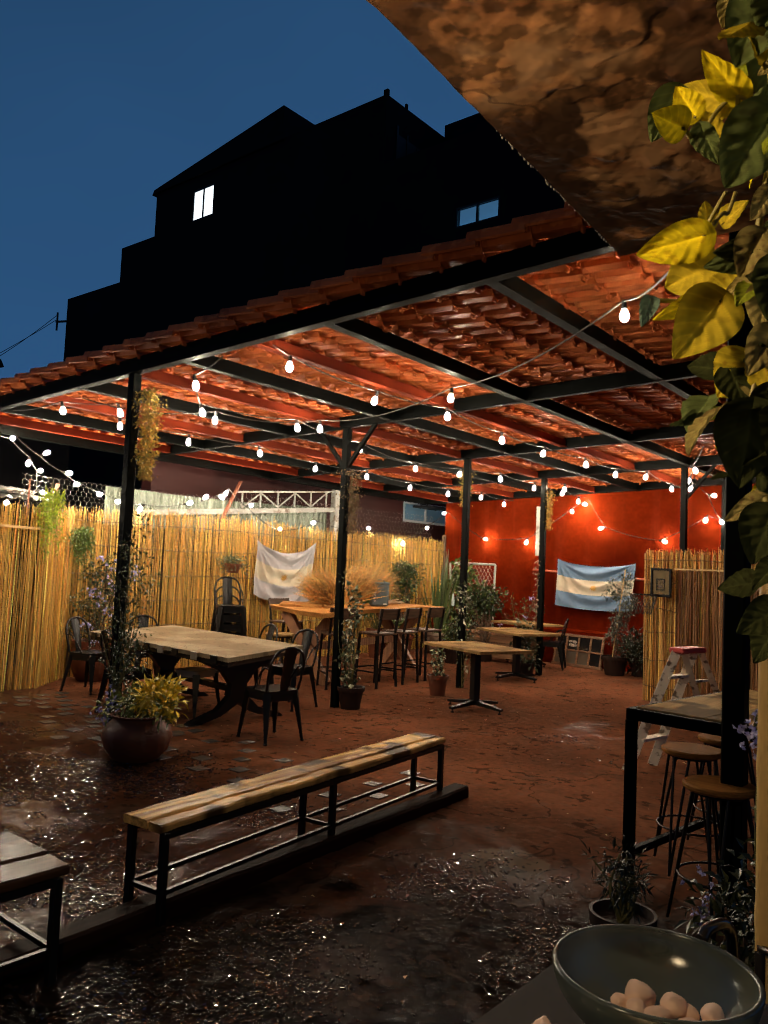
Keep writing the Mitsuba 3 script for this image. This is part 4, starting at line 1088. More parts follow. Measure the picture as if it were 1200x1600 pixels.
def pedestal(sx, sy, base_rot):
    K = []
    n = 4; w = sy / n
    for i in range(n):
        K.append(('plank', cbox(-sx / 2 + rng.uniform(0, .004), sx / 2, -sy / 2 + i * w + .0012, -sy / 2 + (i + 1) * w - .0012, .690, .725 + rng.uniform(0, .0015), .003), 'm_wood_table', False))
    K.append(('top_plate', box(-.2, .2, -.2, .2, .676, .6895), 'm_black_metal', False))
    K.append(('column', cbox(-.045, .045, -.045, .045, .085, .6755, .006), 'm_black_metal', False))
    for k in range(4):
        a = base_rot + k * math.pi / 2; c, s = math.cos(a), math.sin(a)
        K.append(('foot', cat(bar((.03 * c, .03 * s, .082), (.40 * c, .40 * s, .048), .055, .05, .05, .025), xf(lathe([(0.001, 0), (.018, 0), (.018, .012), (.008, .014), (.008, .04), (.001, .04)], 10), mat((.375 * c, .375 * s, 0)))), 'm_black_metal', False))
    return K


for x, y, a, sx, br, lab in [(-5.16, 8.10, -20, 1.10, 12, 'small wooden pedestal table nearest the camera in the middle of the yard'), (-6.20, 10.85, -24, 1.12, 10, 'small wooden pedestal table in the middle of the row of three, beside the leafy post'),
                             (-7.10, 12.75, -20, 1.05, 15, 'small wooden pedestal table farthest back against the red wall')]:
    kit_place('pedestal_table', lab, 'table', pedestal(sx, 0.74, D(br)), (x, y, 0), D(a), 'small wooden pedestal tables')
t = thing('wooden_bench', 'low wooden bench box behind the middle pedestal table by the red ledge', 'bench', (-7.75, 12.6, 0), D(-4))
for i in range(3): part(t, 'plank', cbox(-0.75, 0.75, -0.02, 0.0, .08 + .13 * i, .20 + .13 * i, .004), 'm_wood_crate')
part(t, 'seat', cbox(-0.78, 0.78, -0.03, 0.40, .465, .495, .005), 'm_wood_crate')
for s in (-1, 1): part(t, 'leg', cbox(s * .72 - .03, s * .72 + .03, .002, .38, 0, .464, .004), 'm_wood_crate')

# bench in the foreground with its timber kerb, and the next bench at the left edge
def bench(label, p0, p1, w=0.25, h=0.43, top='m_wood_bench'):
    p0, p1 = np.array(p0), np.array(p1); d = p1 - p0; L = np.linalg.norm(d); a = math.atan2(d[1], d[0]) - math.pi / 2
    t = thing('bench', label, 'bench', (p0[0], p0[1], 0), a, 'plank benches on black frames')
    def board(x0, x1, z0, z1, seed):
        def side(u):
            k = meshkit.fbm(np.stack([u * 9, u * 0 + seed, u * 0], -1), 3) - .5
            return k
        n = 44; us = np.linspace(-0.01, L + 0.01, n); V = []
        for u in us:
            e0, e1 = side(np.array([u]))[0] * .028, side(np.array([u + 40]))[0] * .028
            zt = z1 + 0.010 * (meshkit.fbm(np.array([[u * 4, seed, 0]]), 3)[0] - .5)
            V.append([(x0 + e0 + .006, u, z0), (x1 + e1 - .006, u, z0), (x1 + e1, u, z0 + .01), (x1 + e1, u, zt - .008), (x1 + e1 - .008, u, zt), (x0 + e0 + .008, u, zt), (x0 + e0, u, zt - .008), (x0 + e0, u, z0 + .01)])
        V = np.array(V).reshape(-1, 3); q = np.arange(8); F = []
        for i in range(n - 1):
            o = i * 8; b = (q + 1) % 8
            F += [np.stack([o + q, o + 8 + q, o + 8 + b], 1), np.stack([o + q, o + 8 + b, o + b], 1)]
        for o, s in ((0, 1), ((n - 1) * 8, -1)):
            for k in range(1, 7): F.append(np.array([[o, o + k, o + k + 1][::s]]))
        m = trimesh.Trimesh(V, np.vstack(F), process=False)
        if m.volume < 0: m.invert()
        return np.array(m.vertices), np.array(m.faces)
    part(t, 'plank', board(-w / 2, w * 0.14, h - .04, h, 1), top, 40)
    part(t, 'plank', board(w * 0.15 + 0.004, w / 2, h - .042, h - .004, 2), top, 40)
    for s in (-1, 1):
        part(t, 'top_rail', box(s * (w / 2 - .018) - .015, s * (w / 2 - .018) + .015, 0.02, L - .02, h - .076, h - .047), 'm_black_metal')
        part(t, 'low_rail', box(s * (w / 2 - .018) - .010, s * (w / 2 - .018) + .010, 0.02, L - .02, .11, .13), 'm_black_metal')
    for u in (0.03, L / 2, L - .03):
        for s in (-1, 1):
            part(t, 'leg', cbox(s * (w / 2 - .018) - .017, s * (w / 2 - .018) + .017, u - .017, u + .017, -0.02, h - .048, .003), 'm_black_metal')
        part(t, 'cross_rail', box(-w / 2 + .036, w / 2 - .036, u - .010, u + .010, .1095, .1305), 'm_black_metal')


bench('long weathered plank bench on a black frame in the foreground', (-3.15, 2.25), (-3.40, 4.78))
bench('wet plank bench cut off by the left edge of the picture', (-3.13, -0.1), (-3.13, 1.73), w=0.50, top='m_wood_soaked')
scene['m_wood_soaked'] = dif(proc(wood((0.060, 0.028, 0.012), (0.020, 0.009, 0.005), 'y', 0.8)), 0.30, 0.16, 0.5)
def timber(p0, p1, w, z0, z1, seed):
    p0, p1 = np.array(p0, float), np.array(p1, float); n = 50; V = []
    d = (p1 - p0) / np.linalg.norm(p1 - p0); s = np.array([-d[1], d[0]])
    for u in np.linspace(0, 1, n):
        c = p0 + (p1 - p0) * u; k = (meshkit.fbm(np.array([[u * 14, seed, 0], [u * 14, seed, 5], [u * 14, seed, 9]]), 3) - .5) * .010
        V.append([(*(c + s * (w / 2 + k[0])), z0), (*(c - s * (w / 2 + k[1])), z0), (*(c - s * (w / 2 + k[1])), z1 - .012 + k[2]), (*(c - s * (w / 2 + k[1] - .014)), z1 + k[2]), (*(c + s * (w / 2 + k[0] - .014)), z1 + k[2]), (*(c + s * (w / 2 + k[0])), z1 - .012 + k[2])])
    V = np.array(V).reshape(-1, 3); q = np.arange(6); b = (q + 1) % 6; F = []
    for i in range(n - 1): o = i * 6; F += [np.stack([o + q, o + 6 + q, o + 6 + b], 1), np.stack([o + q, o + 6 + b, o + b], 1)]
    for o, s_ in ((0, 1), ((n - 1) * 6, -1)):
        for k in range(1, 5): F.append(np.array([[o, o + k, o + k + 1][::s_]]))
    m = trimesh.Trimesh(V, np.vstack(F), process=False)
    if m.volume < 0: m.invert()
    return np.array(m.vertices), np.array(m.faces)


t = thing('timber_kerb', 'dark wet timber lying along the foot of the foreground bench', 'timber')
part(t, 'beam', timber((-3.02, 0.4), (-3.26, 4.98), 0.13, -0.03, 0.075, 4), 'm_timber', 40, own=True)
# bar table at the right
t = thing('bar_table', 'wooden bar table on a black steel frame at the right edge', 'table', (-1.69, 4.23, 0), D(-7))
Wt, Dt = 1.35, 1.32
for i, (x0, x1) in enumerate([(0.0, 0.36), (0.365, 0.72), (0.725, 1.08), (1.085, 1.35)]):
    part(t, 'plank', cbox(x0, x1, 0, Dt, .885, .922 + .001 * (i % 2), .004), 'm_wood_bar')
for x0, x1, y0, y1 in [(0, Wt, -0.04, -0.002), (0, Wt, Dt + .002, Dt + .04)]:
    part(t, 'rail', cbox(x0 - .02, x1 + .02, y0, y1, .855, .915, .004), 'm_steel')
for x0, x1 in [(-.04, -.002), (Wt + .002, Wt + .04)]:
    part(t, 'rail', cbox(x0, x1, -.0395, Dt + .0395, .856, .914, .004), 'm_steel')
for x0 in (-.042, Wt + .0):
    for y0 in (-.042, Dt + .0):
        part(t, 'leg', cbox(x0, x0 + .05, y0, y0 + .05, -.02, .855, .004), 'm_steel')
    part(t, 'low_rail', cbox(x0 + .006, x0 + .044, .01, Dt - .002, .15, .19, .004), 'm_steel')

# step ladder
t = thing('step_ladder', 'paint spattered aluminium step ladder with a red cap in front of the reed screen', 'ladder')
F0, F1, TOP = np.array([-2.72, 6.62, 0]), np.array([-2.66, 7.03, 0]), 0.955
c = (F0 + F1) / 2; wd = (F1 - F0) / np.linalg.norm(F1 - F0); ln = np.array([0.34, 0.94, 0]) if False else np.array([0.30, 0.62, 0])
ta, tb = np.array([-2.56, 7.28, TOP]), np.array([-2.50, 7.55, TOP])
for a, b in ((F0, ta), (F1, tb)): part(t, 'front_rail', bar(a, b, 0.080, 0.026, up=(-0.35, 0.93, 0)), 'm_alu')
ra, rb = np.array([-2.40, 7.90, 0]), np.array([-2.30, 8.30, 0])
for a, b in ((ra, ta + [.05, .05, -.01]), (rb, tb + [.05, .05, -.01])): part(t, 'rear_rail', bar(a, b, 0.055, 0.022, up=(-0.35, 0.93, 0)), 'm_alu')
for k in (0.25, 0.52, 0.78):
    a, b = F0 + (ta - F0) * k, F1 + (tb - F1) * k
    part(t, 'step', bar(a, b, 0.085, 0.022), 'm_alu')
for k in (0.3, 0.72):
    part(t, 'rear_bar', bar(ra + (ta - ra) * k, rb + (tb - rb) * k, 0.03, 0.02), 'm_alu')
part(t, 'cap', xf(cbox(-.19, .19, -.075, .075, -.018, .030, .012), mat(((ta + tb) / 2 + [.02, .02, .012]), math.atan2(*(tb - ta)[[1, 0]]))), 'm_alu_paint')
part(t, 'spreader', bar(F0 + (ta - F0) * .45, ra + (ta - ra) * .45, .022, .004), 'm_alu')

# hoop on the screen
t = thing('basketball_hoop', 'small basketball hoop with a clear framed backboard hung on the reed screen', 'hoop')
x0, x1, z0, z1, y = -4.02, -3.75, 1.36, 1.73, 10.44
fr = 0.028
part(t, 'frame', cat(cbox(x0, x1, y - .02, y + .02, z1 - fr, z1, .004), cbox(x0, x1, y - .02, y + .02, z0, z0 + .035, .004), cbox(x0, x0 + fr, y - .02, y + .02, z0 + .0352, z1 - fr - .0002, .004), cbox(x1 - fr, x1, y - .02, y + .02, z0 + .0352, z1 - fr - .0002, .004)), 'm_black_metal')
part(t, 'board', box(x0 + fr + .001, x1 - fr - .001, y - .003, y + .003, z0 + .036, z1 - fr - .001), 'm_board')
scene['m_board'] = prin((0.17, 0.125, 0.065), 0.07, spec=0.8)
a0, a1, b0, b1 = -3.945, -3.835, 1.445, 1.595
part(t, 'target_square', cat(box(a0, a1, y - .008, y - .0035, b1 - .014, b1), box(a0, a1, y - .008, y - .0035, b0, b0 + .014), box(a0, a0 + .014, y - .008, y - .0035, b0 + .0141, b1 - .0141), box(a1 - .014, a1, y - .008, y - .0035, b0 + .0141, b1 - .0141)), 'm_black_metal')
tx = meshkit.text_mesh('24', 0.046, 0.003, bold=True)
tm = (np.stack([tx.vertices[:, 0], -tx.vertices[:, 2], tx.vertices[:, 1]], 1), np.array(tx.faces))
part(t, 'number', xf(tm, mat((-3.922, y - .004, 1.528))), 'm_wood_dark')
part(t, 'number_bar', box(-3.922, -3.862, y - .007, y - .0036, 1.475, 1.510), 'm_wood_dark')
cx, cy, cz, R = -4.03, 10.24, 1.385, 0.165
part(t, 'rim', tube([(cx + R * math.cos(a), cy + R * math.sin(a), cz) for a in np.linspace(0, 2 * math.pi, 33)], .008, 6), 'm_black_metal', True)
part(t, 'rim_arm', bar((-3.95, 10.38, cz), (-3.95, 10.425, cz), .08, .02), 'm_black_metal')
net = []
for k in range(12):
    for s in (1, -1):
        P = []
        for u in np.linspace(0, 1, 9):
            a = 2 * math.pi * (k + s * u * 1.5) / 12; r = R * (1 - .45 * u)
            P.append((cx + r * math.cos(a), cy + r * math.sin(a), cz - .25 * u))
        net.append(tube(P, .0042, 4, False))
part(t, 'net', cat(*net), 'm_cable', kind='stuff')

# old window sash lying against the ledge
t = thing('window_sash', 'old wooden window sash of eight panes leaning against the red ledge', 'window', (-6.41, 13.27, 0.0), D(-9))
tl = mat(rx=-D(12))
sx, sz = 1.02, 0.56
bars = [(-sx / 2, sx / 2, 0, .05), (-sx / 2, sx / 2, sz - .045, sz), (-sx / 2, sx / 2, .262, .292)]
part(t, 'frame', xf(cat(*[cbox(a, b, -.02, .02, c_, d_, .003) for a, b, c_, d_ in bars], *[cbox(x - .018, x + .018, -.018, .018, c_, d_, .003) for x in (-.47, -.245, 0, .245, .48) for c_, d_ in ((.051, .261), (.293, .514))]), tl), 'm_wood_crate')
for j, (c_, d_) in enumerate(((.051, .261), (.293, .514))):
    for i, (a, b) in enumerate(((-.451, -.264), (-.226, -.019), (.019, .226), (.264, .461))):
        part(t, 'pane', xf(box(a, b, -.003, .003, c_, d_), tl), 'm_tan_pane' if j == 0 and i in (0, 1, 2) else 'm_black_pane', label='paler tan glass pane' if j == 0 and i in (0, 1, 2) else None)
g = np.random.default_rng(12)
st = []
for row, (z, n, h) in enumerate(((.435, 9, .05), (.375, 11, .055))):
    for i in range(n):
        x = -.205 + .165 * i / n + .01 * row; a = g.uniform(-.4, .4)
        st.append(bar((x, -.006, z - h / 2 + g.uniform(-.01, .01)), (x + .02 * a, -.006, z + h / 2 * g.uniform(.3, 1)), .006, .003, up=(0, 1, 0)))
        if i < n - 1: st.append(bar((x, -.006, z + g.uniform(-.02, .01)), (x + .014, -.006, z + g.uniform(-.02, .02)), .003, .006, up=(0, 1, 0)))
part(t, 'handwriting', xf(cat(*st), tl), 'm_print', label='two lines of white handwriting on the second pane', kind='stuff')

# football goal leaning on the wall
t = thing('goal_frame', 'small white goal frame with netting against the red wall behind the plants', 'goal', (-8.62, 13.05, 0), D(-4))
for a, b in [((-.62, .3, 0), (-.62, .32, 1.73)), ((.44, .3, .0), (.46, .32, 1.72)), ((-.62, .32, 1.73), (.46, .32, 1.72))]: part(t, 'bar', tube([a, b], .024, 10), 'm_white_metal', True)
nt = []
for k in range(-14, 16):
    for s in (1, -1):
        P = []
        for u in np.linspace(0, 1, 13):
            z = 1.70 * u + .02; x = -.08 + k * .085 + s * (z - .85) * .62
            if -.60 < x < .44: P.append((x, .31, z))
        if len(P) > 1: nt.append(tube([P[0], P[-1]], .0035, 4, False))
part(t, 'net', cat(*nt), 'm_net', kind='stuff')
scene['m_net'] = prin((0.42, 0.34, 0.28), 0.7)

# things on the slab table
def grass_bundle(label, base, lean, n, length, spread, seed):
    g = np.random.default_rng(seed); t = thing('grass_bundle', label, 'dried grass', base, 0, None)
    ax = np.array(lean, float); ax /= np.linalg.norm(ax)
    a, s, u = frame_of(ax)
    P = g.normal(0, .03, (n, 3)); P[:, 2] = np.abs(P[:, 2]) * .6 + .012
    k1, k2 = g.uniform(-spread, spread, n), g.uniform(-spread * .55, spread * .75, n)
    Lg = length * g.uniform(.72, 1.05, n)
    dv = a[None] + k1[:, None] * s + k2[:, None] * u; dv /= np.linalg.norm(dv, axis=1, keepdims=True)
    P = P + dv * (Lg * g.uniform(0, .25, n))[:, None]
    tips = P + dv * Lg[:, None] + g.normal(0, .05, (n, 3)); tips[:, 2] = np.maximum(tips[:, 2], .03)
    m = blades(P, tips, g.uniform(.004, .009, n), bend=np.stack([g.normal(0, .05, n), g.normal(0, .05, n), g.uniform(-.02, .10, n)], 1), seg=4)
    part(t, 'straw', m, 'm_straw', color=vary(m, 10, (0.46, 0.270, 0.090), .48, .07, seed), own=True, kind='stuff')
    labels[t]['kind'] = 'stuff'


grass_bundle('bushy bundle of dried golden grass on the slab table in front of the pale flag', (-7.95, 8.62, 0.99), (-0.45, -0.55, 0.75), 2600, 0.46, 0.75, 1)
grass_bundle('second bundle of dried golden grass on the slab table behind the ivy post', (-8.25, 9.35, 0.99), (0.10, 0.30, 0.55), 2600, 0.46, 1.0, 2)
grass_bundle('third bundle of dried golden grass lying at the back of the slab table by the fence', (-8.55, 9.95, 1.05), (-0.2, 0.9, 0.55), 1600, 0.62, 0.75, 3)
t = thing('cooler_bag', 'grey blue cooler bag with pale lettering on the slab table', 'bag', (-7.98, 9.72, 0.985), D(48))
part(t, 'body', cbox(-.14, .14, -.09, .09, 0, .36, .03), 'm_bag', 40)
part(t, 'lid', cbox(-.145, .145, -.095, .095, .335, .372, .014), 'm_bag', 40)
part(t, 'handle', tube(spline([(-.08, 0, .37), (-.05, 0, .40), (.05, 0, .40), (.08, 0, .37)], 5), .008, 6), 'm_bag', True)
g = np.random.default_rng(5)
lt = []
for i in range(6):                                             # too blurred in the photograph to read: only its strokes
    z = .30 - i * .042
    lt += [bar((-.095, -.0915, z), (-.095 + g.uniform(.028, .04), -.0915, z + g.uniform(-.008, .008)), .009, .003, up=(0, 1, 0)), bar((-.095 + g.uniform(0, .03), -.0915, z), (-.085 + g.uniform(0, .02), -.0915, z - .024), .009, .003, up=(0, 1, 0))]
part(t, 'lettering', cat(*lt), 'm_print', label='pale blurred lettering running down the bag', kind='stuff')
part(t, 'tag', cat(box(.05, .11, -.0935, -.0905, .03, .05)), 'm_print')
t = thing('rope', 'tangled pale rope lying beside the cooler bag', 'rope')
g = np.random.default_rng(9); P = np.stack([-8.34 + .13 * np.sin(np.arange(26) * 1.9) + g.normal(0, .03, 26), 10.45 + .17 * np.cos(np.arange(26) * 1.3) + g.normal(0, .04, 26), 1.0 + np.abs(g.normal(0, .03, 26))], 1)
part(t, 'rope', tube(spline(P, 5), .009, 6), 'm_rope', True, own=True)

# flags
def flag(name, label, x_of, mat_, sag_top, seed, folds):
    n, m = 70, 46
    def fn(u, v):
        return x_of(u, v)
    v, f, uv = grid(n, m, fn)
    t = thing(name, label, 'flag')
    part(t, 'cloth', (v, f), mat_, True, uv=uv, own=True)


def cloth(A, B, Cc, Dd, nrm, sag, seed):
    """corners: A top left, B top right, Cc bottom left, Dd bottom right"""
    A, B, Cc, Dd, nrm = (np.array(q, float) for q in (A, B, Cc, Dd, nrm))
    def fn(u, v):
        P = (A * (1 - u)[:, None] + B * u[:, None]) * v[:, None] + (Cc * (1 - u)[:, None] + Dd * u[:, None]) * (1 - v)[:, None]
        s = 4 * u * (1 - u); P[:, 2] -= s ** 0.9 * sag * (0.45 + 0.55 * v) * np.where(v > 0, 1, 1)
        # folds hanging from the two pinned corners
        dist = np.zeros_like(u)
        for cu, sg in ((0.0, 1), (1.0, -1)):
            ang = np.arctan2((1 - v) + 1e-3, np.abs(u - cu) * 1.6 + 1e-3); rad = np.sqrt(((u - cu) * 1.6) ** 2 + (1 - v) ** 2)
            dist += np.sin(ang * 17 + 2 * cu + seed) * 0.034 * np.exp(-rad * 0.9) * np.clip(rad * 3, 0, 1) * np.clip(1.4 - np.abs(u - cu) * 1.5, 0, 1)
        dist += 0.05 * (meshkit.fbm(np.stack([u * 5, v * 3 + 3 * s, u * 0 + seed], -1), 3) - .5) + 0.026 * np.sin((v + 0.33 * s) * 21 + seed) * s
        return P + nrm * np.maximum(0.065 + dist, 0.012)[:, None]
    return fn


flag('flag', 'pale washed out triband flag with a sun pinned to the reed fence', cloth((-9.70, 8.66, 1.93), (-9.66, 9.96, 1.95), (-9.68, 8.62, 1.08), (-9.64, 9.85, 0.98), (1, 0, 0), 0.20, 1.0), 'm_flag_pale', 0, 0, 0)
flag('flag', 'blue and white triband flag with a golden sun on the red wall', cloth((-7.08, 13.86, 1.88), (-5.58, 13.86, 1.84), (-7.11, 13.86, 1.03), (-5.66, 13.86, 1.01), (0, -1, 0), 0.10, 2.2), 'm_flag_blue', 0, 0, 0)

# ---------------------------------------------------------------- plants
def foliage(t, centers, n, L, W, colors, seed, name='foliage', dv=0.35, down=0.0, fold=0.22, label=None):
    """leaves gathered round twig ends: centers (k, 4): x, y, z, spread"""
    g = np.random.default_rng(seed); C = np.asarray(centers, float); w = C[:, 3] ** 2
    k = g.choice(len(C), n, p=w / w.sum())
    off = g.normal(0, 1, (n, 3)); off /= np.linalg.norm(off, axis=1, keepdims=True); rad = g.uniform(0.25, 1, n) ** 0.6
    P = C[k, :3] + off * rad[:, None] * C[k, 3:4]
    P[:, 2] = np.maximum(P[:, 2], 0.02)
    d = off + g.normal(0, .6, (n, 3)) + [0, 0, -down]
    m = leaves(P, d, g.normal(0, .5, (n, 3)) + [0, 0, 1], L * g.uniform(.6, 1.25, n), W * g.uniform(.7, 1.2, n), fold)
    cs = np.asarray(colors)[g.integers(0, len(colors), n)] * np.exp(g.normal(0, dv, (n, 1)))
    part(t, name, m, 'm_leaf', color=np.clip(np.repeat(cs, 5, 0), 0, 1), kind='stuff', label=label)


def stems(t, base, centers, r, seed, bsdf='m_stem', name='stem', every=1):
    g = np.random.default_rng(seed); b = np.array(base, float); ms = []
    for c in np.asarray(centers)[::every]:
        mid = (b + c[:3]) / 2 + g.normal(0, .08, 3) * np.linalg.norm(c[:3] - b)
        ms.append(tube(spline([b + g.normal(0, .012, 3) * [1, 1, 0], mid, c[:3]], 5), np.linspace(r, r * .35, 11), 5))
    part(t, name, cat(*ms), bsdf, True, kind='stuff')


def flowers(t, P, r, seed, bsdf='m_petal', n=9):
    g = np.random.default_rng(seed)
    for q in P:
        k = n; d = g.normal(0, 1, (k * 5, 3)); ctr = np.array(q) + g.normal(0, r * .8, (k, 3)); ctr = np.repeat(ctr, 5, 0)
        part(t, 'flower_cluster', leaves(ctr, d, g.normal(0, 1, d.shape), r * .55, r * .45, .1), bsdf, kind='stuff')


def pot(t, loc, prof, bsdf='m_terracotta', soil=None, seed=0, wob=0.0):
    part(t, 'pot', xf(lathe(prof, 32, wob, seed), mat(loc)), bsdf, 40)
    if soil: part(t, 'soil', xf(disc(soil[0], soil[1], 20), mat(loc)), 'm_soil')


def round_pot(r, h):
    return [(0.001, 0), (r * .62, 0), (r * .66, .01), (r * .88, h * .22), (r, h * .50), (r * .93, h * .72), (r * .70, h * .88), (r * .68, h * .92), (r * .80, h * .98), (r * .80, h), (r * .70, h), (r * .62, h * .90), (r * .8, h * .7), (0.001, h * .68)]


def flower_pot(r, h):
    return [(0.001, 0), (r * .68, 0), (r * .90, h * .80), (r * .90, h * .805), (r, h * .81), (r * 1.02, h), (r * .92, h), (r * .86, h * .85), (0.001, h * .84)]


GR = [(0.045, 0.075, 0.020), (0.030, 0.055, 0.016), (0.07, 0.10, 0.025)]
DK = [(0.020, 0.034, 0.012), (0.030, 0.045, 0.016), (0.014, 0.022, 0.009)]
YL = [(0.60, 0.43, 0.02), (0.40, 0.33, 0.03), (0.70, 0.50, 0.03)]
LM = [(0.26, 0.36, 0.02), (0.36, 0.42, 0.03), (0.14, 0.22, 0.02)]
g0 = np.random.default_rng(77)

# big round pot at the left front post: yellow shrub, flowers, a climber up the post
t = thing('potted_plant', 'big round clay pot with yellow leaves and a climber at the left front post', 'potted plant')
B = np.array([-5.62, 3.90, 0.0])
pot(t, B, round_pot(0.275, 0.35), 'm_terracotta', (0.178, 0.295), 1, 0.06)
yc = [(B[0] + .22 + g0.normal(0, .10), B[1] + .02 + g0.normal(0, .10), .43 + abs(g0.normal(0, .05)), .10) for _ in range(12)]
foliage(t, yc, 420, .095, .034, YL, 31, 'yellow_foliage', .25, label='bright yellow narrow leaves')
foliage(t, [(B[0] - .02 + g0.normal(0, .12), B[1] + g0.normal(0, .12), .40 + abs(g0.normal(0, .04)), .10) for _ in range(10)], 360, .08, .026, [(0.15, 0.17, .03), (.09, .11, .025)], 32, 'green_foliage', .3)
foliage(t, [(B[0] - .24, B[1] - .05, .43, .10), (B[0] - .32, B[1] - .06, .30, .08), (B[0] - .20, B[1] - .08, .36, .09)], 90, .05, .022, DK, 33, 'trailing_foliage')
flowers(t, [(B[0] - .28, B[1] - .08, .44), (B[0] - .34, B[1] - .10, .30), (B[0] - .24, B[1] - .06, .38), (B[0] - .30, B[1] - .12, .26)], .045, 34)
cl = []
for z in np.linspace(.5, 1.75, 30):
    s = .14 + .10 * math.sin(z * 9) * (z > .8)
    cl.append((-6.08 + g0.normal(0, .05), 4.02 + g0.normal(0, .05), z, .105 if z < 1.3 else .085))
cl += [(-6.02, 4.12, 1.40, .10), (-5.96, 4.10, 1.55, .08), (-6.42, 4.0, 1.30, .10), (-6.50, 3.98, 1.45, .09), (-6.42, 3.98, 0.72, .10), (-5.98, 4.1, .95, .12), (-5.95, 4.1, .75, .12), (-6.0, 4.1, 1.82, .09), (-6.0, 4.1, 1.95, .06)]
foliage(t, cl, 1250, .042, .020, DK + [(0.05, .07, .025)], 35, 'climber_foliage')
stems(t, (-6.10, 4.0, .40), cl, .006, 36, every=3, name='climber_stem')

# plumbago by the fence
t = thing('potted_plant', 'tall sprawling bush with pale lilac flowers in a clay pot by the fence', 'potted plant')
B = np.array([-9.45, 5.82, 0.0]); pot(t, B, round_pot(0.27, 0.50)[:5] + [(.255, .42), (.265, .44), (.265, .50), (.23, .50), (.22, .45), (.001, .44)], 'm_terracotta', (0.21, .455), 2)
pc = [(B[0] + g0.normal(0, .14), B[1] + g0.normal(0, .16), z, .13) for z in np.linspace(.55, 1.15, 16)] + [(-9.42 + g0.normal(0, .1), 6.0 + g0.normal(0, .13), z, .12) for z in np.linspace(1.15, 1.50, 11)] + [(-9.3, 6.25, 1.38, .12), (-9.25, 6.4, 1.22, .12), (-9.2, 6.55, 1.30, .10), (-9.5, 5.6, 1.0, .1)]
foliage(t, pc, 1500, .055, .022, DK + GR[:1], 41)
stems(t, B + [0, 0, .4], pc, .010, 42, 'm_bark', every=2)
flowers(t, [(-9.25, 5.75, 1.52), (-9.25, 5.95, 1.42), (-9.22, 6.2, 1.38), (-9.3, 5.9, 1.25), (-9.2, 5.72, 1.05), (-9.2, 5.85, .92), (-9.2, 5.58, .72), (-9.18, 6.0, .80), (-9.15, 5.7, .55), (-9.2, 5.95, 1.12), (-9.28, 6.02, 1.5), (-9.2, 5.6, 1.12)], .05, 43)

# hanging ferns and wall basket
def hanging(label, top, L, W, n, cols, seed, basket=True):
    g = np.random.default_rng(seed); top = np.array(top); t = thing('hanging_fern', label, 'hanging plant')
    P = top + g.normal(0, .05, (n, 3)) * [1, 1, .6]
    tips = P + np.stack([g.normal(0, W, n), g.normal(0, W, n), -L * g.uniform(.35, 1.0, n)], 1)
    bend = np.stack([g.normal(0, W * .7, n), g.normal(0, W * .7, n), g.uniform(0, .08, n)], 1)
    ts = g.uniform(.05, 1, (n, 16)); 
    Q = (P[:, None] * (1 - ts)[..., None] + tips[:, None] * ts[..., None] + bend[:, None] * (4 * ts * (1 - ts))[..., None]).reshape(-1, 3)
    d = np.repeat(tips - P, 16, 0); d = d / np.linalg.norm(d, axis=1, keepdims=True) + g.normal(0, .7, Q.shape)
    m = leaves(Q, d, g.normal(0, 1, Q.shape), .050, .013, .15)
    cs = np.asarray(cols)[g.integers(0, len(cols), len(Q))] * np.exp(g.normal(0, .3, (len(Q), 1)))
    part(t, 'fronds', m, 'm_leaf', color=np.clip(np.repeat(cs, 5, 0), 0, 1), kind='stuff')
    part(t, 'hanger', tube([top + [0, 0, -.03], top + [0.0, 0, .10]], .006, 6), 'm_stem')
    return t


hanging('bright yellow green fern hanging from a stake at the left end of the fence', (-9.12, 4.95, 2.32), .78, .045, 90, LM, 51)
hanging('dark green fern hanging on the reed fence above the lilac bush', (-9.62, 5.68, 1.90), .52, .045, 100, [(0.08, .14, .02), (.05, .09, .018)], 52)
t = thing('wall_planter', 'small clay planter of grey green trailing leaves on the fence above the chair stack', 'planter')
B = np.array([-9.58, 8.15, 1.40]); part(t, 'pot', xf(lathe([(.001, 0), (.08, 0), (.13, .10), (.135, .14), (.12, .14), (.11, .10), (.001, .09)], 20), mat(B)), 'm_terracotta', 30)
foliage(t, [(B[0] + g0.normal(0, .08), B[1] + g0.normal(0, .14), B[2] + .16 + g0.uniform(-.03, .04), .09) for _ in range(12)] + [(B[0] + .08, B[1] + s * .2, B[2] + .06, .07) for s in (-1, 1)], 520, .055, .018, [(0.085, .10, .045), (.05, .065, .03)], 53)


# dried flower bunches tied to the posts
def dried(label, x, y, ztop, L, W, n, cols, seed):
    g = np.random.default_rng(seed); t = thing('dried_garland', label, 'dried flowers'); zs = ztop - L * g.uniform(0, 1, n) ** .9
    k = np.clip((ztop - zs) / L, 0, 1); w = W * (.55 + .75 * np.sin(k * 7 + seed) ** 2 * .5 + .25) * (1 - .45 * k)
    P = np.stack([x + g.normal(0, .5, n) * w, y + g.normal(0, .5, n) * w, zs], 1)
    m = leaves(P, g.normal(0, 1, (n, 3)) + [0, 0, -.8], g.normal(0, 1, (n, 3)), .030 * g.uniform(.6, 1.4, n), .020, .2)
    part(t, 'florets', m, 'm_straw', color=vary(m, 5, cols, .3, .08, seed), kind='stuff')
    part(t, 'stalk', tube([(x + .01 * math.sin(i * 2), y, ztop - L * i / 8 * .95) for i in range(9)], .004, 5), 'm_stem')


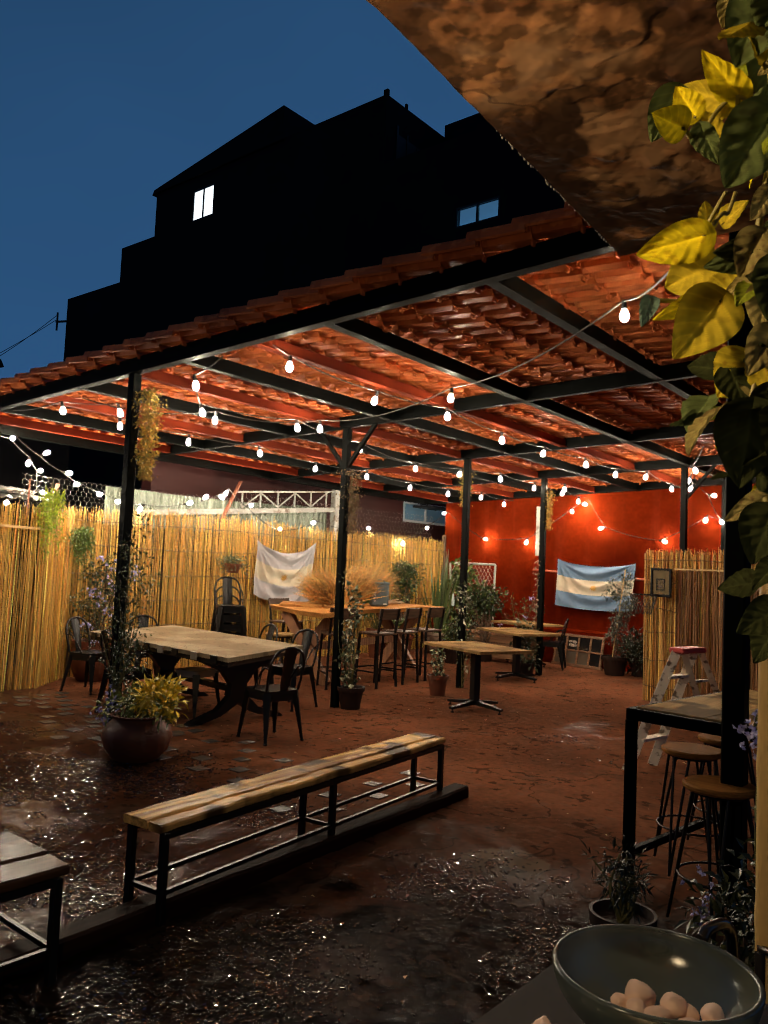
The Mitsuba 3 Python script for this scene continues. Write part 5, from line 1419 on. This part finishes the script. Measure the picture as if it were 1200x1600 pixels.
dried('long bunch of golden dried flowers hanging on the left front post', -6.08, 4.14, 3.06, .80, .12, 1500, (0.50, .36, .09), 3)
dried('brownish dried garland hanging on the ivy post', -6.20, 6.97, 2.68, .72, .14, 900, (0.13, .085, .04), 5)
dried('golden dried garland at the top of the third post', -6.30, 9.46, 2.98, .50, .10, 700, (0.42, .32, .08), 7)
dried('thin golden dried garland on the fourth post in front of the red wall', -6.16, 11.66, 2.92, .62, .08, 500, (0.40, .27, .07), 9)

# ivy at the middle post
t = thing('potted_ivy', 'variegated ivy climbing the middle post from a dark tapered pot', 'potted plant')
B = np.array([-6.08, 6.98, 0.0]); pot(t, B, flower_pot(.155, .24), 'm_pot_dark', (.13, .20))
iv = [(-6.13 + .045 * math.sin(z * 7) + g0.normal(0, .02), 6.98 + g0.normal(0, .03), z, .085 if .3 < z < .75 else .065) for z in np.linspace(.28, 1.32, 24)] + [(-6.06, 7.0, 1.2, .06), (-6.0, 7.0, 1.12, .05), (-6.20, 6.9, 1.45, .05)]
foliage(t, iv, 330, .060, .052, [(0.10, .12, .06), (.045, .06, .03), (.40, .38, .24), (.03, .04, .02)], 61, dv=.3)
stems(t, B + [0, 0, .2], iv, .005, 62, every=2)
# clay pot + climber at the third and fourth posts
t = thing('potted_plant', 'small clay pot with a pale leaved climber at the third post', 'potted plant')
B = np.array([-6.05, 8.62, 0.0]); pot(t, B, flower_pot(.135, .25), 'm_terracotta', (.115, .21))
c3 = [(B[0] + g0.normal(0, .03), B[1] + g0.normal(0, .03), z, .07) for z in np.linspace(.28, .52, 8)]
foliage(t, c3, 110, .06, .045, [(0.06, .08, .035), (.30, .30, .18), (.03, .045, .02)], 63)
t = thing('climbing_plant', 'thin white flowered climber on the third post', 'climber')
c3 = [(-6.20 + g0.normal(0, .03), 9.38 + g0.normal(0, .03), z, .06) for z in np.linspace(.25, 1.35, 12)] + [(-6.18, 9.34, 1.25, .08), (-6.18, 9.34, 1.15, .07)]
foliage(t, c3, 150, .06, .04, [(0.05, .07, .03), (.36, .35, .26)], 64); stems(t, (-6.2, 9.38, 0.0), c3, .005, 65, every=2)
t = thing('potted_plant', 'leafy dark climber in a ribbed pot at the fourth post', 'potted plant')
B = np.array([-6.30, 11.28, 0.0]); pot(t, B, flower_pot(.17, .22), 'm_pot_dark', (.14, .18))
c4 = [(B[0] + g0.normal(0, .05), B[1] + g0.normal(0, .05), z, .14) for z in np.linspace(.25, .75, 12)]
foliage(t, c4, 300, .085, .05, [(0.045, .06, .025), (.10, .11, .06), (.025, .035, .015)], 66)
t = thing('climbing_plant', 'thin reddish climber on the fourth post in front of the red wall', 'climber')
c4 = [(-6.30 + g0.normal(0, .02), 11.60 + g0.normal(0, .02), z, .05) for z in np.linspace(.8, 1.75, 13)]
foliage(t, c4, 130, .05, .034, [(0.20, .12, .07), (.30, .22, .15), (.06, .05, .03)], 67); stems(t, (-6.3, 11.55, .2), c4, .004, 68, every=2)

# the planted corner between the fence and the red wall
t = thing('flax_plant', 'tall flax with broad upright sword leaves in a pale pot in the corner', 'potted plant')
B = np.array([-9.05, 12.85, 0.0]); pot(t, B, [(.001, 0), (.20, 0), (.24, .06), (.30, .20), (.31, .33), (.34, .35), (.34, .40), (.30, .40), (.28, .34), (.001, .33)], 'm_pot_pale', (.28, .345))
g = np.random.default_rng(70)
for i in range(30):
    a = g.uniform(0, 6.28); lean = g.uniform(.05, .62); hgt = g.uniform(1.05, 1.80)
    p = B + [.10 * math.cos(a), .10 * math.sin(a), .34]; tip = B + [lean * 1.1 * math.cos(a) + .10, lean * math.sin(a), .34 + hgt * (1 - .25 * lean)]
    mid = (p + tip) / 2 + [0, 0, .10 * lean]
    c = spline([p, mid, tip], 6); d = np.array([-math.sin(a), math.cos(a), 0]); s_ = np.linspace(0, 1, len(c))
    wv = .028 * np.clip(1.15 - s_ ** 2.2, .02, 1) * (0.7 + .3 * np.sin(s_ * 3.1))
    nrm = np.array([math.cos(a), math.sin(a), 0])
    V = np.stack([c - d * wv[:, None], c - nrm * wv[:, None] * .35, c + d * wv[:, None]], 1).reshape(-1, 3)
    F = []
    for k in range(len(c) - 1):
        o = k * 3; F += [(o, o + 1, o + 4), (o, o + 4, o + 3), (o + 1, o + 2, o + 5), (o + 1, o + 5, o + 4)]
    col = np.tile(np.array([(0.060, .082, .028)]) * math.exp(g.normal(0, .45)), (len(V), 1))
    part(t, 'blade', (V, np.array(F)), 'm_leaf', True, color=col)


def bush(name, label, B, pot_spec, centers, n, L, W, cols, seed, bark='m_stem', cat_='potted plant'):
    t = thing(name, label, cat_); B = np.array(B, float)
    if pot_spec: pot(t, B, *pot_spec)
    C = np.array([(B[0] + x, B[1] + y, z, r) for x, y, z, r in centers])
    foliage(t, C, n, L, W, cols, seed); stems(t, B + [0, 0, pot_spec[2][1] if pot_spec and pot_spec[2] else 0], C, .010, seed + 1, bark)
    return t


ball = lambda k, r, z, s, seed, zs=1.0: [(q[0] * r, q[1] * r, z + q[2] * r * zs, s) for q in (lambda n: n / np.linalg.norm(n, axis=1, keepdims=True) * np.random.default_rng(seed + 1).uniform(.3, 1, (k, 1)))(np.random.default_rng(seed).normal(size=(k, 3)))]
bush('potted_shrub', 'round dense dark shrub on thin stems in front of the far reed fence', (-9.35, 12.1, 0), (flower_pot(.24, .36), 'm_terracotta', (.2, .30)), ball(26, .30, 1.45, .14, 1, 1.15) + ball(5, .16, 1.05, .08, 3), 1500, .075, .036, DK + GR, 81, 'm_bark')
bush('potted_plant', 'low spreading green plant behind the cooler bag by the fence', (-9.2, 11.2, 0), (flower_pot(.2, .5), 'm_terracotta', (.17, .42)), ball(14, .36, .92, .14, 5, .35), 600, .11, .03, [(0.06, .095, .02), (.035, .06, .015)], 82)
bush('potted_plant', 'bright green ferny plant in a clay pot at the foot of the flax', (-8.35, 12.35, 0), (flower_pot(.17, .30), 'm_terracotta', (.15, .25)), ball(16, .20, .46, .10, 7, .8), 700, .06, .02, [(0.10, .15, .03), (.06, .10, .02)], 83)
bush('potted_plant', 'broad leaved bush at the left of the goal frame', (-8.65, 13.2, 0), (flower_pot(.22, .32), 'm_terracotta', (.2, .27)), ball(22, .40, 1.15, .20, 9, 1.3), 620, .13, .08, [(0.05, .075, .022), (.09, .13, .03), (.03, .045, .015)], 84, 'm_bark')
bush('potted_plant', 'dark rounded leafy bush in front of the goal net', (-7.85, 12.55, 0), (flower_pot(.22, .32), 'm_pot_dark', (.2, .27)), ball(22, .27, 1.05, .15, 11, 1.25), 700, .10, .06, DK + [(0.05, .075, .02)], 85, 'm_bark')
bush('potted_plant', 'dark low bush in the shade under the planted corner', (-7.95, 11.75, 0), (flower_pot(.2, .26), 'm_pot_dark', (.17, .21)), ball(18, .27, .50, .13, 13, .8), 700, .07, .03, DK + [(.06, .08, .03)], 86)
bush('potted_plant', 'small leafy plant beside the far legs of the slab table', (-8.85, 11.35, 0), (flower_pot(.19, .34), 'm_terracotta', (.16, .29)), ball(14, .22, .50, .12, 15, .8), 500, .075, .028, GR, 87)
t = bush('flowering_shrub', 'straggling shrub with pale lilac flowers arching along the red wall', (-7.45, 13.15, .55), None, [(-.3, 0, .75, .12), (-.1, 0, .92, .12), (.1, -.02, 1.02, .11), (.28, -.05, 1.0, .10), (.42, -.08, .92, .09), (.15, -.1, .82, .09), (-.15, -.1, 1.1, .10), (.0, 0, .65, .10)], 320, .045, .02, DK + GR, 88)
flowers(t, [(-7.2, 13.05, 1.15), (-6.98, 13.05, .98), (-7.28, 13.02, .80), (-7.42, 13.0, .62), (-7.85, 13.1, .62)], .035, 89)
t = thing('bottle', 'pale slim bottle hung among the corner plants on the left', 'bottle')
part(t, 'glass', xf(lathe([(.001, 0), (.022, 0), (.024, .02), (.022, .12), (.010, .17), (.010, .20), (.001, .20)], 12), mat((-7.62, 11.2, 1.0))), 'm_pale_glass', 40, own=True)
scene['m_pale_glass'] = prin((0.45, 0.55, 0.52), .1, spec=.8)
t = thing('sapling', 'slender grey green olive sapling tied to a cane in front of the right flag', 'sapling')
B = np.array([-5.52, 12.85, 0.0]); pot(t, B, flower_pot(.22, .30), 'm_pot_dark', (.19, .25))
part(t, 'cane', tube([B + [-.05, 0, .2], B + [.16, -.03, 1.72]], .009, 6), 'm_reed_pole', True)
sc = [(B[0] + .10 + .05 * math.sin(z * 8) + g0.normal(0, .07), B[1] + g0.normal(0, .06), z, .10 if z < 1.3 else .08) for z in np.linspace(.45, 1.62, 22)] + [(B[0] - .14, B[1], 1.28, .10), (B[0] + .32, B[1], 1.18, .10), (B[0] + .02, B[1], 1.42, .09)]
foliage(t, sc, 1300, .075, .024, [(0.05, .062, .04), (.03, .04, .025), (.10, .11, .085)], 91); stems(t, B + [0, 0, .2], sc, .005, 92, 'm_bark', every=5)
bush('potted_plant', 'dark spiky plant in the black corner right of the window sash', (-5.15, 13.1, 0), (flower_pot(.24, .30), 'm_pot_dark', (.2, .25)), ball(22, .42, .42, .17, 21, .8) + [(-.25, .1, .25, .2), (.25, .1, .25, .2)], 1500, .13, .034, [(0.008, .012, .005), (.012, .016, .006)], 93)

# foreground: plants right of the basin, bamboo pole, lilac flowers
bush('potted_plant', 'dark narrow leaved plant in a small pot behind the glass basin', (-1.34, 3.26, 0), (flower_pot(.13, .26), 'm_pot_dark', (.11, .21)), ball(16, .08, .40, .06, 23, 1.2) + [(-.13, 0, .43, .045)], 420, .055, .010, [(0.012, .016, .006), (.02, .025, .008), (.008, .011, .005)], 95)
t = bush('flowering_bush', 'dark glossy bush with a few lilac flowers at the foot of the broad post', (-0.60, 2.55, 0), (round_pot(.20, .30), 'm_pot_dark', (.14, .24)), ball(34, .20, .62, .11, 25, 1.25), 1300, .042, .022, [(0.012, .017, .007), (.02, .026, .009), (.045, .05, .016)], 96, 'm_bark')
flowers(t, [(-0.80, 2.52, .70), (-0.80, 2.50, .64)], .028, 97, n=7)
part(t, 'red_flower', cat(*[leaves(np.tile([(-1.02, 2.55, .42)], (6, 1)) + g0.normal(0, .012, (6, 3)), g0.normal(0, 1, (6, 3)), g0.normal(0, 1, (6, 3)), .05, .022, .1)]), 'm_red_petal', label='small bright red flower')
scene['m_red_petal'] = prin((0.40, 0.02, 0.02), .5)
t = thing('lilac_spray', 'spray of lilac flowers on a thin stem beside the bamboo pole', 'flower')
part(t, 'stem', tube(spline([(-0.50, 2.3, .5), (-0.56, 2.2, .85), (-0.545, 2.12, 1.15), (-0.525, 2.05, 1.24)], 6), .004, 6), 'm_stem', True)
flowers(t, [(-0.525, 2.05, 1.26), (-0.535, 2.05, 1.235), (-0.515, 2.04, 1.225), (-0.52, 2.06, 1.28)], .026, 98, n=8)
foliage(t, [(-.50, 2.05, 1.12, .03), (-.50, 2.1, 1.0, .05), (-.49, 2.05, 1.30, .03)], 26, .05, .03, [(0.06, .08, .03), (.03, .04, .02)], 99)
t = thing('bamboo_pole', 'bright tan bamboo pole standing at the right edge of the picture', 'pole')
P = [(-0.495, 2.0, z) for z in np.linspace(0, 2.42, 60)]; r = np.array([.021 + (.0025 if min(abs((z % .34) - .17 - d_) for d_ in (0, .012)) < .008 else 0) for z in np.linspace(0, 2.42, 60)])
part(t, 'pole', tube(P, r, 14), 'm_bamboo', 50, own=True)
t = thing('lantern', 'small black wire lantern hanging beyond the broad post', 'lantern')
lx, ly, lz = -2.62, 9.9, 2.26
part(t, 'cage', cat(*[bar((lx - .12, ly + s, lz + z), (lx + .12, ly + s, lz + z), .012, .012) for s in (-.1, .1) for z in (0, .12)], *[bar((lx + s, ly + q, lz + .006), (lx + s, ly + q, lz + .114), .012, .012) for s in (-.11, 0, .11) for q in (-.1, .1)], *[bar((lx + s, ly - .094, lz + z), (lx + s, ly + .094, lz + z), .012, .012) for s in (-.11, .11) for z in (0, .12)]), 'm_black_metal')
part(t, 'hanger', bar((lx, ly, lz + .126), (lx, ly, 3.24), .008, .008), 'm_black_metal')
part(t, 'bar', bar((lx - .1, ly, lz + .12), (lx + .1, ly, lz + .12), .012, .012), 'm_black_metal')

# ---------------------------------------------------------------- glass basin with pebbles
bx, by, bz = -0.573, 1.550, 0.875
R, H = 0.186, 0.126
t = thing('wash_stand', 'dark stand under the glass basin in the bottom right corner', 'stand')
part(t, 'top', cbox(-0.86, 0.05, 1.20, 1.86, bz - H - .055, bz - H - .004, .006), 'm_soil')
for x in (-.83, .02):
    for y in (1.23, 1.83): part(t, 'leg', cbox(x - .025, x + .025, y - .025, y + .025, -.02, bz - H - .0555, .004), 'm_black_metal')
t = thing('glass_basin', 'round greenish frosted glass basin holding pebbles in the foreground', 'basin')
n = 26; th = 0.011; th_ = np.linspace(0, math.pi / 2, n)
outp = [(0.001 if k == 0 else R * math.sin(a) ** .92, -H * math.cos(a) ** 1.15) for k, a in enumerate(th_)]
inp = [(max(.001, (R - th) * math.sin(a) ** .92), -(H - th) * math.cos(a) ** 1.15 - (0 if k == 0 else 0)) for k, a in enumerate(th_)]
prof = outp + [(R + .0005, .003), (R - .003, .0065), (R - th + .003, .0065), (R - th - .0005, .003)] + inp[::-1]
part(t, 'bowl', xf(lathe(prof, 96), mat((bx, by, bz))), 'm_basin_glass', True, own=True)


def pebble(label, c, s, seed, rz, group=None):
    m = trimesh.creation.icosphere(subdivisions=3); v = np.array(m.vertices)
    v = v * (1 + .62 * (meshkit.fbm(v * 1.0 + seed * 3.1, 2) - .5))[:, None] * s
    t = thing('pebble', label, 'pebble', group=group); part(t, 'stone', xf((v, np.array(m.faces)), mat(c, rz)), 'm_pebble', True, own=True)


Gp = 'smooth pinkish pebbles in the glass basin'
for i, (dx, dy, dz, s, lab) in enumerate([(-.035, .020, .062, (.030, .024, .026), 'pointed pinkish pebble at the back left of the pile in the basin'), (.022, .036, .058, (.026, .022, .022), 'egg shaped pebble with a dimple in the middle of the basin pile'),
                                   (-.030, -.012, .052, (.022, .018, .018), 'small round pebble at the left front of the basin pile'), (.004, -.004, .046, (.032, .018, .018), 'long tan pebble at the front of the basin pile'),
                                   (.088, .050, .058, (.030, .021, .020), 'pale angular pebble at the right of the basin pile'), (.062, .014, .044, (.026, .020, .015), 'flat pebble between the two pale ones in the basin'), (.092, .014, .046, (.032, .017, .017), 'pale oblong pebble at the right front of the basin pile'), (.045, .050, .046, (.022, .018, .016), 'small darker pebble wedged behind the middle of the basin pile'), (-.062, -.004, .050, (.020, .016, .014), 'small flat pebble at the far left of the basin pile')]):
    pebble(lab, (bx + dx, by + dy, bz - H + dz), s, i, i * 1.3, Gp)
for i, (x, y, s, lab) in enumerate([(-.690, 1.335, (.022, .022, .048), 'tall upright pinkish pebble on the stand beside the basin'), (-.655, 1.315, (.022, .020, .026), 'pebble on the stand between the upright one and the basin'), (-.735, 1.325, (.022, .018, .016), 'low flat pebble on the stand at the far left of the basin')]):
    pebble(lab, (x, y, bz - H - .004 + s[2] * .92), s, 20 + i, i)
t = thing('tap', 'black curved tap with bright glints behind the glass basin', 'tap')
part(t, 'spout', tube(spline([(-.56, 1.99, .62), (-.56, 1.99, .77), (-.565, 1.96, .835), (-.58, 1.88, .848), (-.585, 1.85, .832)], 6), .013, 10), 'm_chrome', True)
part(t, 'handle', cat(tube([(-.50, 1.98, .62), (-.50, 1.98, .79)], .011, 10), bar((-.50, 1.98, .80), (-.45, 1.93, .815), .016, .012)), 'm_chrome', True)
part(t, 'base', cbox(-.60, -.46, 1.955, 2.025, 0, .62, .01), 'm_black_metal')
scene['m_chrome'] = prin((0.02, 0.018, 0.016), .16, spec=0.5)

# ---------------------------------------------------------------- the vine hanging at the right edge
VINE=[(-0.296,0.829,2.074,-0.317,0.798,2.082,0.64,-0.56,-0.53,0.85,'Y'),
(-0.292,0.854,2.097,-0.309,0.838,2.128,0.07,-0.91,-0.42,0.75,'Y'),
(-0.255,0.886,2.122,-0.281,0.839,2.158,0.06,-0.62,-0.79,0.5,'Y'),
(-0.277,0.909,2.134,-0.325,0.899,2.164,-0.17,-0.83,-0.54,0.6,'O'),
(-0.315,0.859,2.135,-0.349,0.88,2.095,0.36,-0.67,-0.65,0.72,'G'),
(-0.284,0.853,2.081,-0.278,0.885,2.048,-0.07,-0.71,-0.7,0.55,'G'),
(-0.258,0.883,2.086,-0.268,0.884,2.051,0.02,-1.0,-0.05,0.6,'Y'),
(-0.211,0.836,2.066,-0.262,0.866,2.01,0.3,-0.7,-0.65,0.8,'G'),
(-0.207,0.8,2.163,-0.239,0.817,2.113,0.32,-0.82,-0.48,0.9,'G'),
(-0.245,0.825,2.201,-0.266,0.858,2.186,-0.28,-0.54,-0.79,0.5,'T'),
(-0.177,0.763,2.137,-0.213,0.796,2.127,-0.17,-0.46,-0.87,0.9,'G'),
(-0.206,0.832,2.115,-0.224,0.833,2.107,0.14,-0.9,-0.41,0.6,'T'),
(-0.251,0.907,2.169,-0.286,0.91,2.158,0.08,-0.88,-0.46,0.5,'L'),
(-0.302,0.931,2.006,-0.304,0.939,2.042,0.74,-0.64,0.18,0.6,'O'),
(-0.295,0.899,1.981,-0.372,0.898,1.975,0.05,-0.84,-0.54,0.55,'Y'),
(-0.294,0.93,1.959,-0.352,0.932,1.941,0.11,-0.91,-0.4,0.95,'O'),
(-0.3,0.989,2.031,-0.271,0.976,2.046,-0.35,-0.93,-0.1,0.7,'O'),
(-0.245,0.901,1.958,-0.285,0.866,1.947,0.66,-0.59,-0.46,0.62,'D'),
(-0.246,0.913,1.954,-0.29,0.892,1.939,0.49,-0.56,-0.67,0.6,'G'),
(-0.238,0.887,1.942,-0.234,0.911,1.9,-0.14,-0.86,-0.49,0.8,'D'),
(-0.234,0.915,1.929,-0.282,0.929,1.922,-0.27,-0.96,-0.06,0.6,'T'),
(-0.279,0.91,1.908,-0.326,0.9,1.847,0.42,-0.89,-0.19,0.8,'O'),
(-0.315,0.947,1.928,-0.358,0.919,1.901,0.65,-0.65,-0.41,0.4,'Y'),
(-0.355,0.902,1.919,-0.355,0.881,1.887,0.58,-0.69,0.44,0.5,'B'),
(-0.259,0.954,1.849,-0.303,0.976,1.814,-0.08,-0.9,-0.44,0.95,'O'),
(-0.279,0.93,1.913,-0.31,0.929,1.913,0.01,-0.97,-0.24,0.7,'Y'),
(-0.266,0.969,1.825,-0.232,1.001,1.847,0.61,-0.77,0.16,0.8,'T'),
(-0.286,1.0,1.803,-0.301,0.984,1.777,0.55,-0.82,0.19,0.6,'L'),
(-0.287,1.019,1.812,-0.275,1.031,1.786,-0.01,-0.92,-0.4,0.6,'L'),
(-0.313,1.014,1.802,-0.314,0.982,1.805,0.55,-0.12,-0.83,0.6,'L'),
(-0.285,1.0,1.748,-0.31,0.998,1.76,-0.02,-0.99,-0.16,0.55,'Y'),
(-0.247,0.919,1.785,-0.269,0.942,1.68,0.32,-0.91,-0.26,0.75,'D'),
(-0.239,0.966,1.696,-0.289,0.966,1.668,0.17,-0.94,-0.29,0.45,'T'),
(-0.229,0.929,1.675,-0.255,0.931,1.603,0.13,-0.99,-0.08,0.8,'D'),
(-0.214,0.895,1.575,-0.256,0.873,1.54,0.41,-0.91,0.05,0.75,'D'),
(-0.221,0.912,1.552,-0.25,0.918,1.505,-0.28,-0.96,0.06,0.7,'D'),
(-0.233,0.92,1.916,-0.242,0.92,1.869,0.16,-0.99,-0.04,0.75,'T'),
(-0.228,0.915,1.866,-0.246,0.903,1.82,0.57,-0.82,0.0,0.7,'T'),
(-0.22,0.877,2.003,-0.239,0.872,1.975,0.48,-0.86,-0.19,0.7,'T'),
(-0.251,1.003,1.711,-0.277,1.02,1.694,-0.43,-0.87,-0.25,0.6,'Y'),
(-0.23,0.94,1.809,-0.256,0.968,1.751,0.11,-0.87,-0.48,0.7,'D'),
(-0.221,0.924,1.621,-0.254,0.917,1.586,-0.08,-0.96,0.26,0.6,'D'),
(-0.22,0.888,2.174,-0.236,0.898,2.114,0.16,-0.97,-0.2,0.7,'G'),
(-0.215,0.891,2.048,-0.239,0.907,2.046,-0.42,-0.71,-0.57,0.8,'Y'),
(-0.216,0.901,1.977,-0.242,0.928,1.942,-0.09,-0.82,-0.57,0.7,'D'),
(-0.21,0.888,1.93,-0.227,0.897,1.874,0.37,-0.89,-0.27,0.8,'G'),
(-0.214,0.919,1.776,-0.225,0.897,1.699,0.63,-0.77,0.13,0.8,'D'),
(-0.194,0.811,2.187,-0.23,0.803,2.178,0.31,-0.48,-0.82,0.7,'G'),
(-0.227,0.973,1.637,-0.252,0.98,1.68,0.34,-0.88,0.33,0.7,'D'),
(-0.287,0.911,2.104,-0.312,0.877,2.122,0.27,-0.6,-0.75,0.5,'O'),
(-0.276,0.921,2.135,-0.305,0.925,2.123,0.23,-0.6,-0.77,0.5,'O')]
STEMS = {'main' : [(-0.182, 0.79, 2.219), (-0.214, 0.845, 2.148), (-0.218, 0.878, 2.071), (-0.24, 0.917, 2.002), (-0.248, 0.928, 1.943), (-0.254, 0.966, 1.853), (-0.26, 0.968, 1.788), (-0.242, 0.967, 1.678), (-0.225, 0.942, 1.554), (-0.211, 0.913, 1.446)] , 's1' : [(-0.222, 0.883, 2.082), (-0.256, 0.886, 2.122), (-0.279, 0.885, 2.112), (-0.295, 0.874, 2.079), (-0.296, 0.829, 2.074)] , 's1b' : [(-0.287, 0.882, 2.091), (-0.292, 0.854, 2.097)] , 's1c' : [(-0.257, 0.886, 2.121), (-0.257, 0.884, 2.104), (-0.258, 0.883, 2.086)] , 's2' : [(-0.264, 0.872, 2.012), (-0.29, 0.904, 1.999), (-0.302, 0.931, 2.006)] , 's3' : [(-0.27, 0.928, 2.036), (-0.277, 0.925, 2.013), (-0.281, 0.915, 2.008), (-0.295, 0.899, 1.981)] , 's4' : [(-0.247, 0.921, 1.962), (-0.294, 0.93, 1.959), (-0.315, 0.947, 1.928), (-0.358, 0.91, 1.922)] , 's5' : [(-0.254, 0.966, 1.853), (-0.259, 0.954, 1.849), (-0.28, 0.987, 1.823), (-0.286, 1.0, 1.803)] , 's6' : [(-0.248, 0.928, 1.943), (-0.279, 0.929, 1.915), (-0.279, 0.91, 1.908)] , }

VCOL = {'Y': (0.70, 0.56, 0.016), 'O': (0.48, 0.37, 0.028), 'G': (0.105, 0.135, 0.045), 'T': (0.27, 0.22, 0.075), 'L': (0.24, 0.28, 0.025), 'D': (0.034, 0.040, 0.014), 'B': (0.12, 0.19, 0.14)}  # the tan tone puts the sheen on green leaves into their colour
t = thing('hanging_vine', 'trailing vine with big heart shaped yellow and green leaves down the right edge', 'vine')


def vine_leaf(b, tip, nrm, w, seed):
    b, tip, nrm = (np.array(q, float) for q in (b, tip, nrm)); g = np.random.default_rng(seed)
    d = tip - b; L = np.linalg.norm(d); d /= L; s = np.cross(d, nrm); s /= np.linalg.norm(s); n = np.cross(s, d)
    fold, droop, curl = g.uniform(.05, .38), g.uniform(-.05, .22), g.uniform(-.15, .20)
    def fn(u, v):
        h = (v - .5) * 2
        wid = .62 * np.sin(np.pi * np.clip(u, 0, 1) ** .62) ** .75 * (1 - .25 * u) * w
        x = u - .17 * np.abs(h) ** 1.5 * (1 - u) ** 2.2
        y = h * wid
        vein = .030 * np.cos((u * 5.2 - np.abs(h) * 1.5) * 2 * np.pi) * np.abs(h) ** .6 * (1 - u * .6) * np.sin(np.pi * np.clip(u, .02, 1))
        z = fold * np.abs(y) - .020 * np.exp(-(h * 7) ** 2) - droop * u * u + curl * y * np.abs(y) * 1.6 + vein + .05 * np.sin(h * 3 + u * 4 + seed) * np.abs(h)
        return b + (x[:, None] * d + y[:, None] * s + z[:, None] * n) * L
    v, f, uv = grid(44, 30, fn)
    return v, f, uv


gx = np.random.default_rng(321); MS = spline(STEMS['main'], 20)
for i in range(26):
    b = MS[gx.integers(6, len(MS) - 30)] + gx.normal(0, .025, 3); d = np.array([-.55, -.35, -.25]) * gx.uniform(-.3, 1) + gx.normal(0, .45, 3); d /= np.linalg.norm(d)
    nn = np.array([.1, -.8, .2]) + gx.normal(0, .45, 3)
    VINE.append((*b, *(b + d * gx.uniform(.035, .065)), *nn, gx.uniform(.6, .9), 'YOLGTOD'[gx.integers(0, 7)] if b[2] > 1.86 else 'DGDT'[gx.integers(0, 4)]))
for i, q in enumerate(VINE):
    if q[10] == 'D': q = (*q[0:3], *(np.array(q[0:3]) + (np.array(q[3:6]) - np.array(q[0:3])) * .78), *q[6:11])
    v, f, uv = vine_leaf(q[0:3], q[3:6], q[6:9], q[9], i)
    h = np.abs(uv[:, 1] - .5) * 2; g = np.random.default_rng(900 + i)
    side = np.cos((uv[:, 0] * 5.2 - h * 1.5) * 2 * np.pi)
    spot = np.clip((meshkit.fbm(np.stack([uv[:, 0] * 9, uv[:, 1] * 9, uv[:, 0] * 0 + i * 3], -1), 3) - .60) * 9, 0, 1) * g.uniform(.1, .8)
    c = np.array(VCOL[q[10]])[None] * (1 + .40 * np.exp(-(h * 10) ** 2) + .22 * np.clip(side - .80, 0, 1) * 5 - .25 * h ** 4 + .55 * (meshkit.fbm(np.stack([uv[:, 0] * 7, uv[:, 1] * 7, uv[:, 0] * 0 + i], -1), 3) - .5))[:, None]
    c = c * (1 - spot[:, None] * np.array([.45, .60, .5]))
    part(t, 'leaf', (v, f), 'm_vine_leaf', True, color=np.clip(c, 0, 1))
scene['m_vine_leaf'] = {'type': 'principledthin', 'base_color': VC, 'roughness': 0.46, 'diff_trans': 0.45, 'spec_trans': 0.0, 'eta': 1.45}
for nm, P in STEMS.items():
    part(t, 'stem', tube(spline(P, 6), .0042 if nm == 'main' else .0024, 7), 'm_vine_stem', True)
scene['m_vine_stem'] = prin((0.24, 0.20, 0.05), .5)
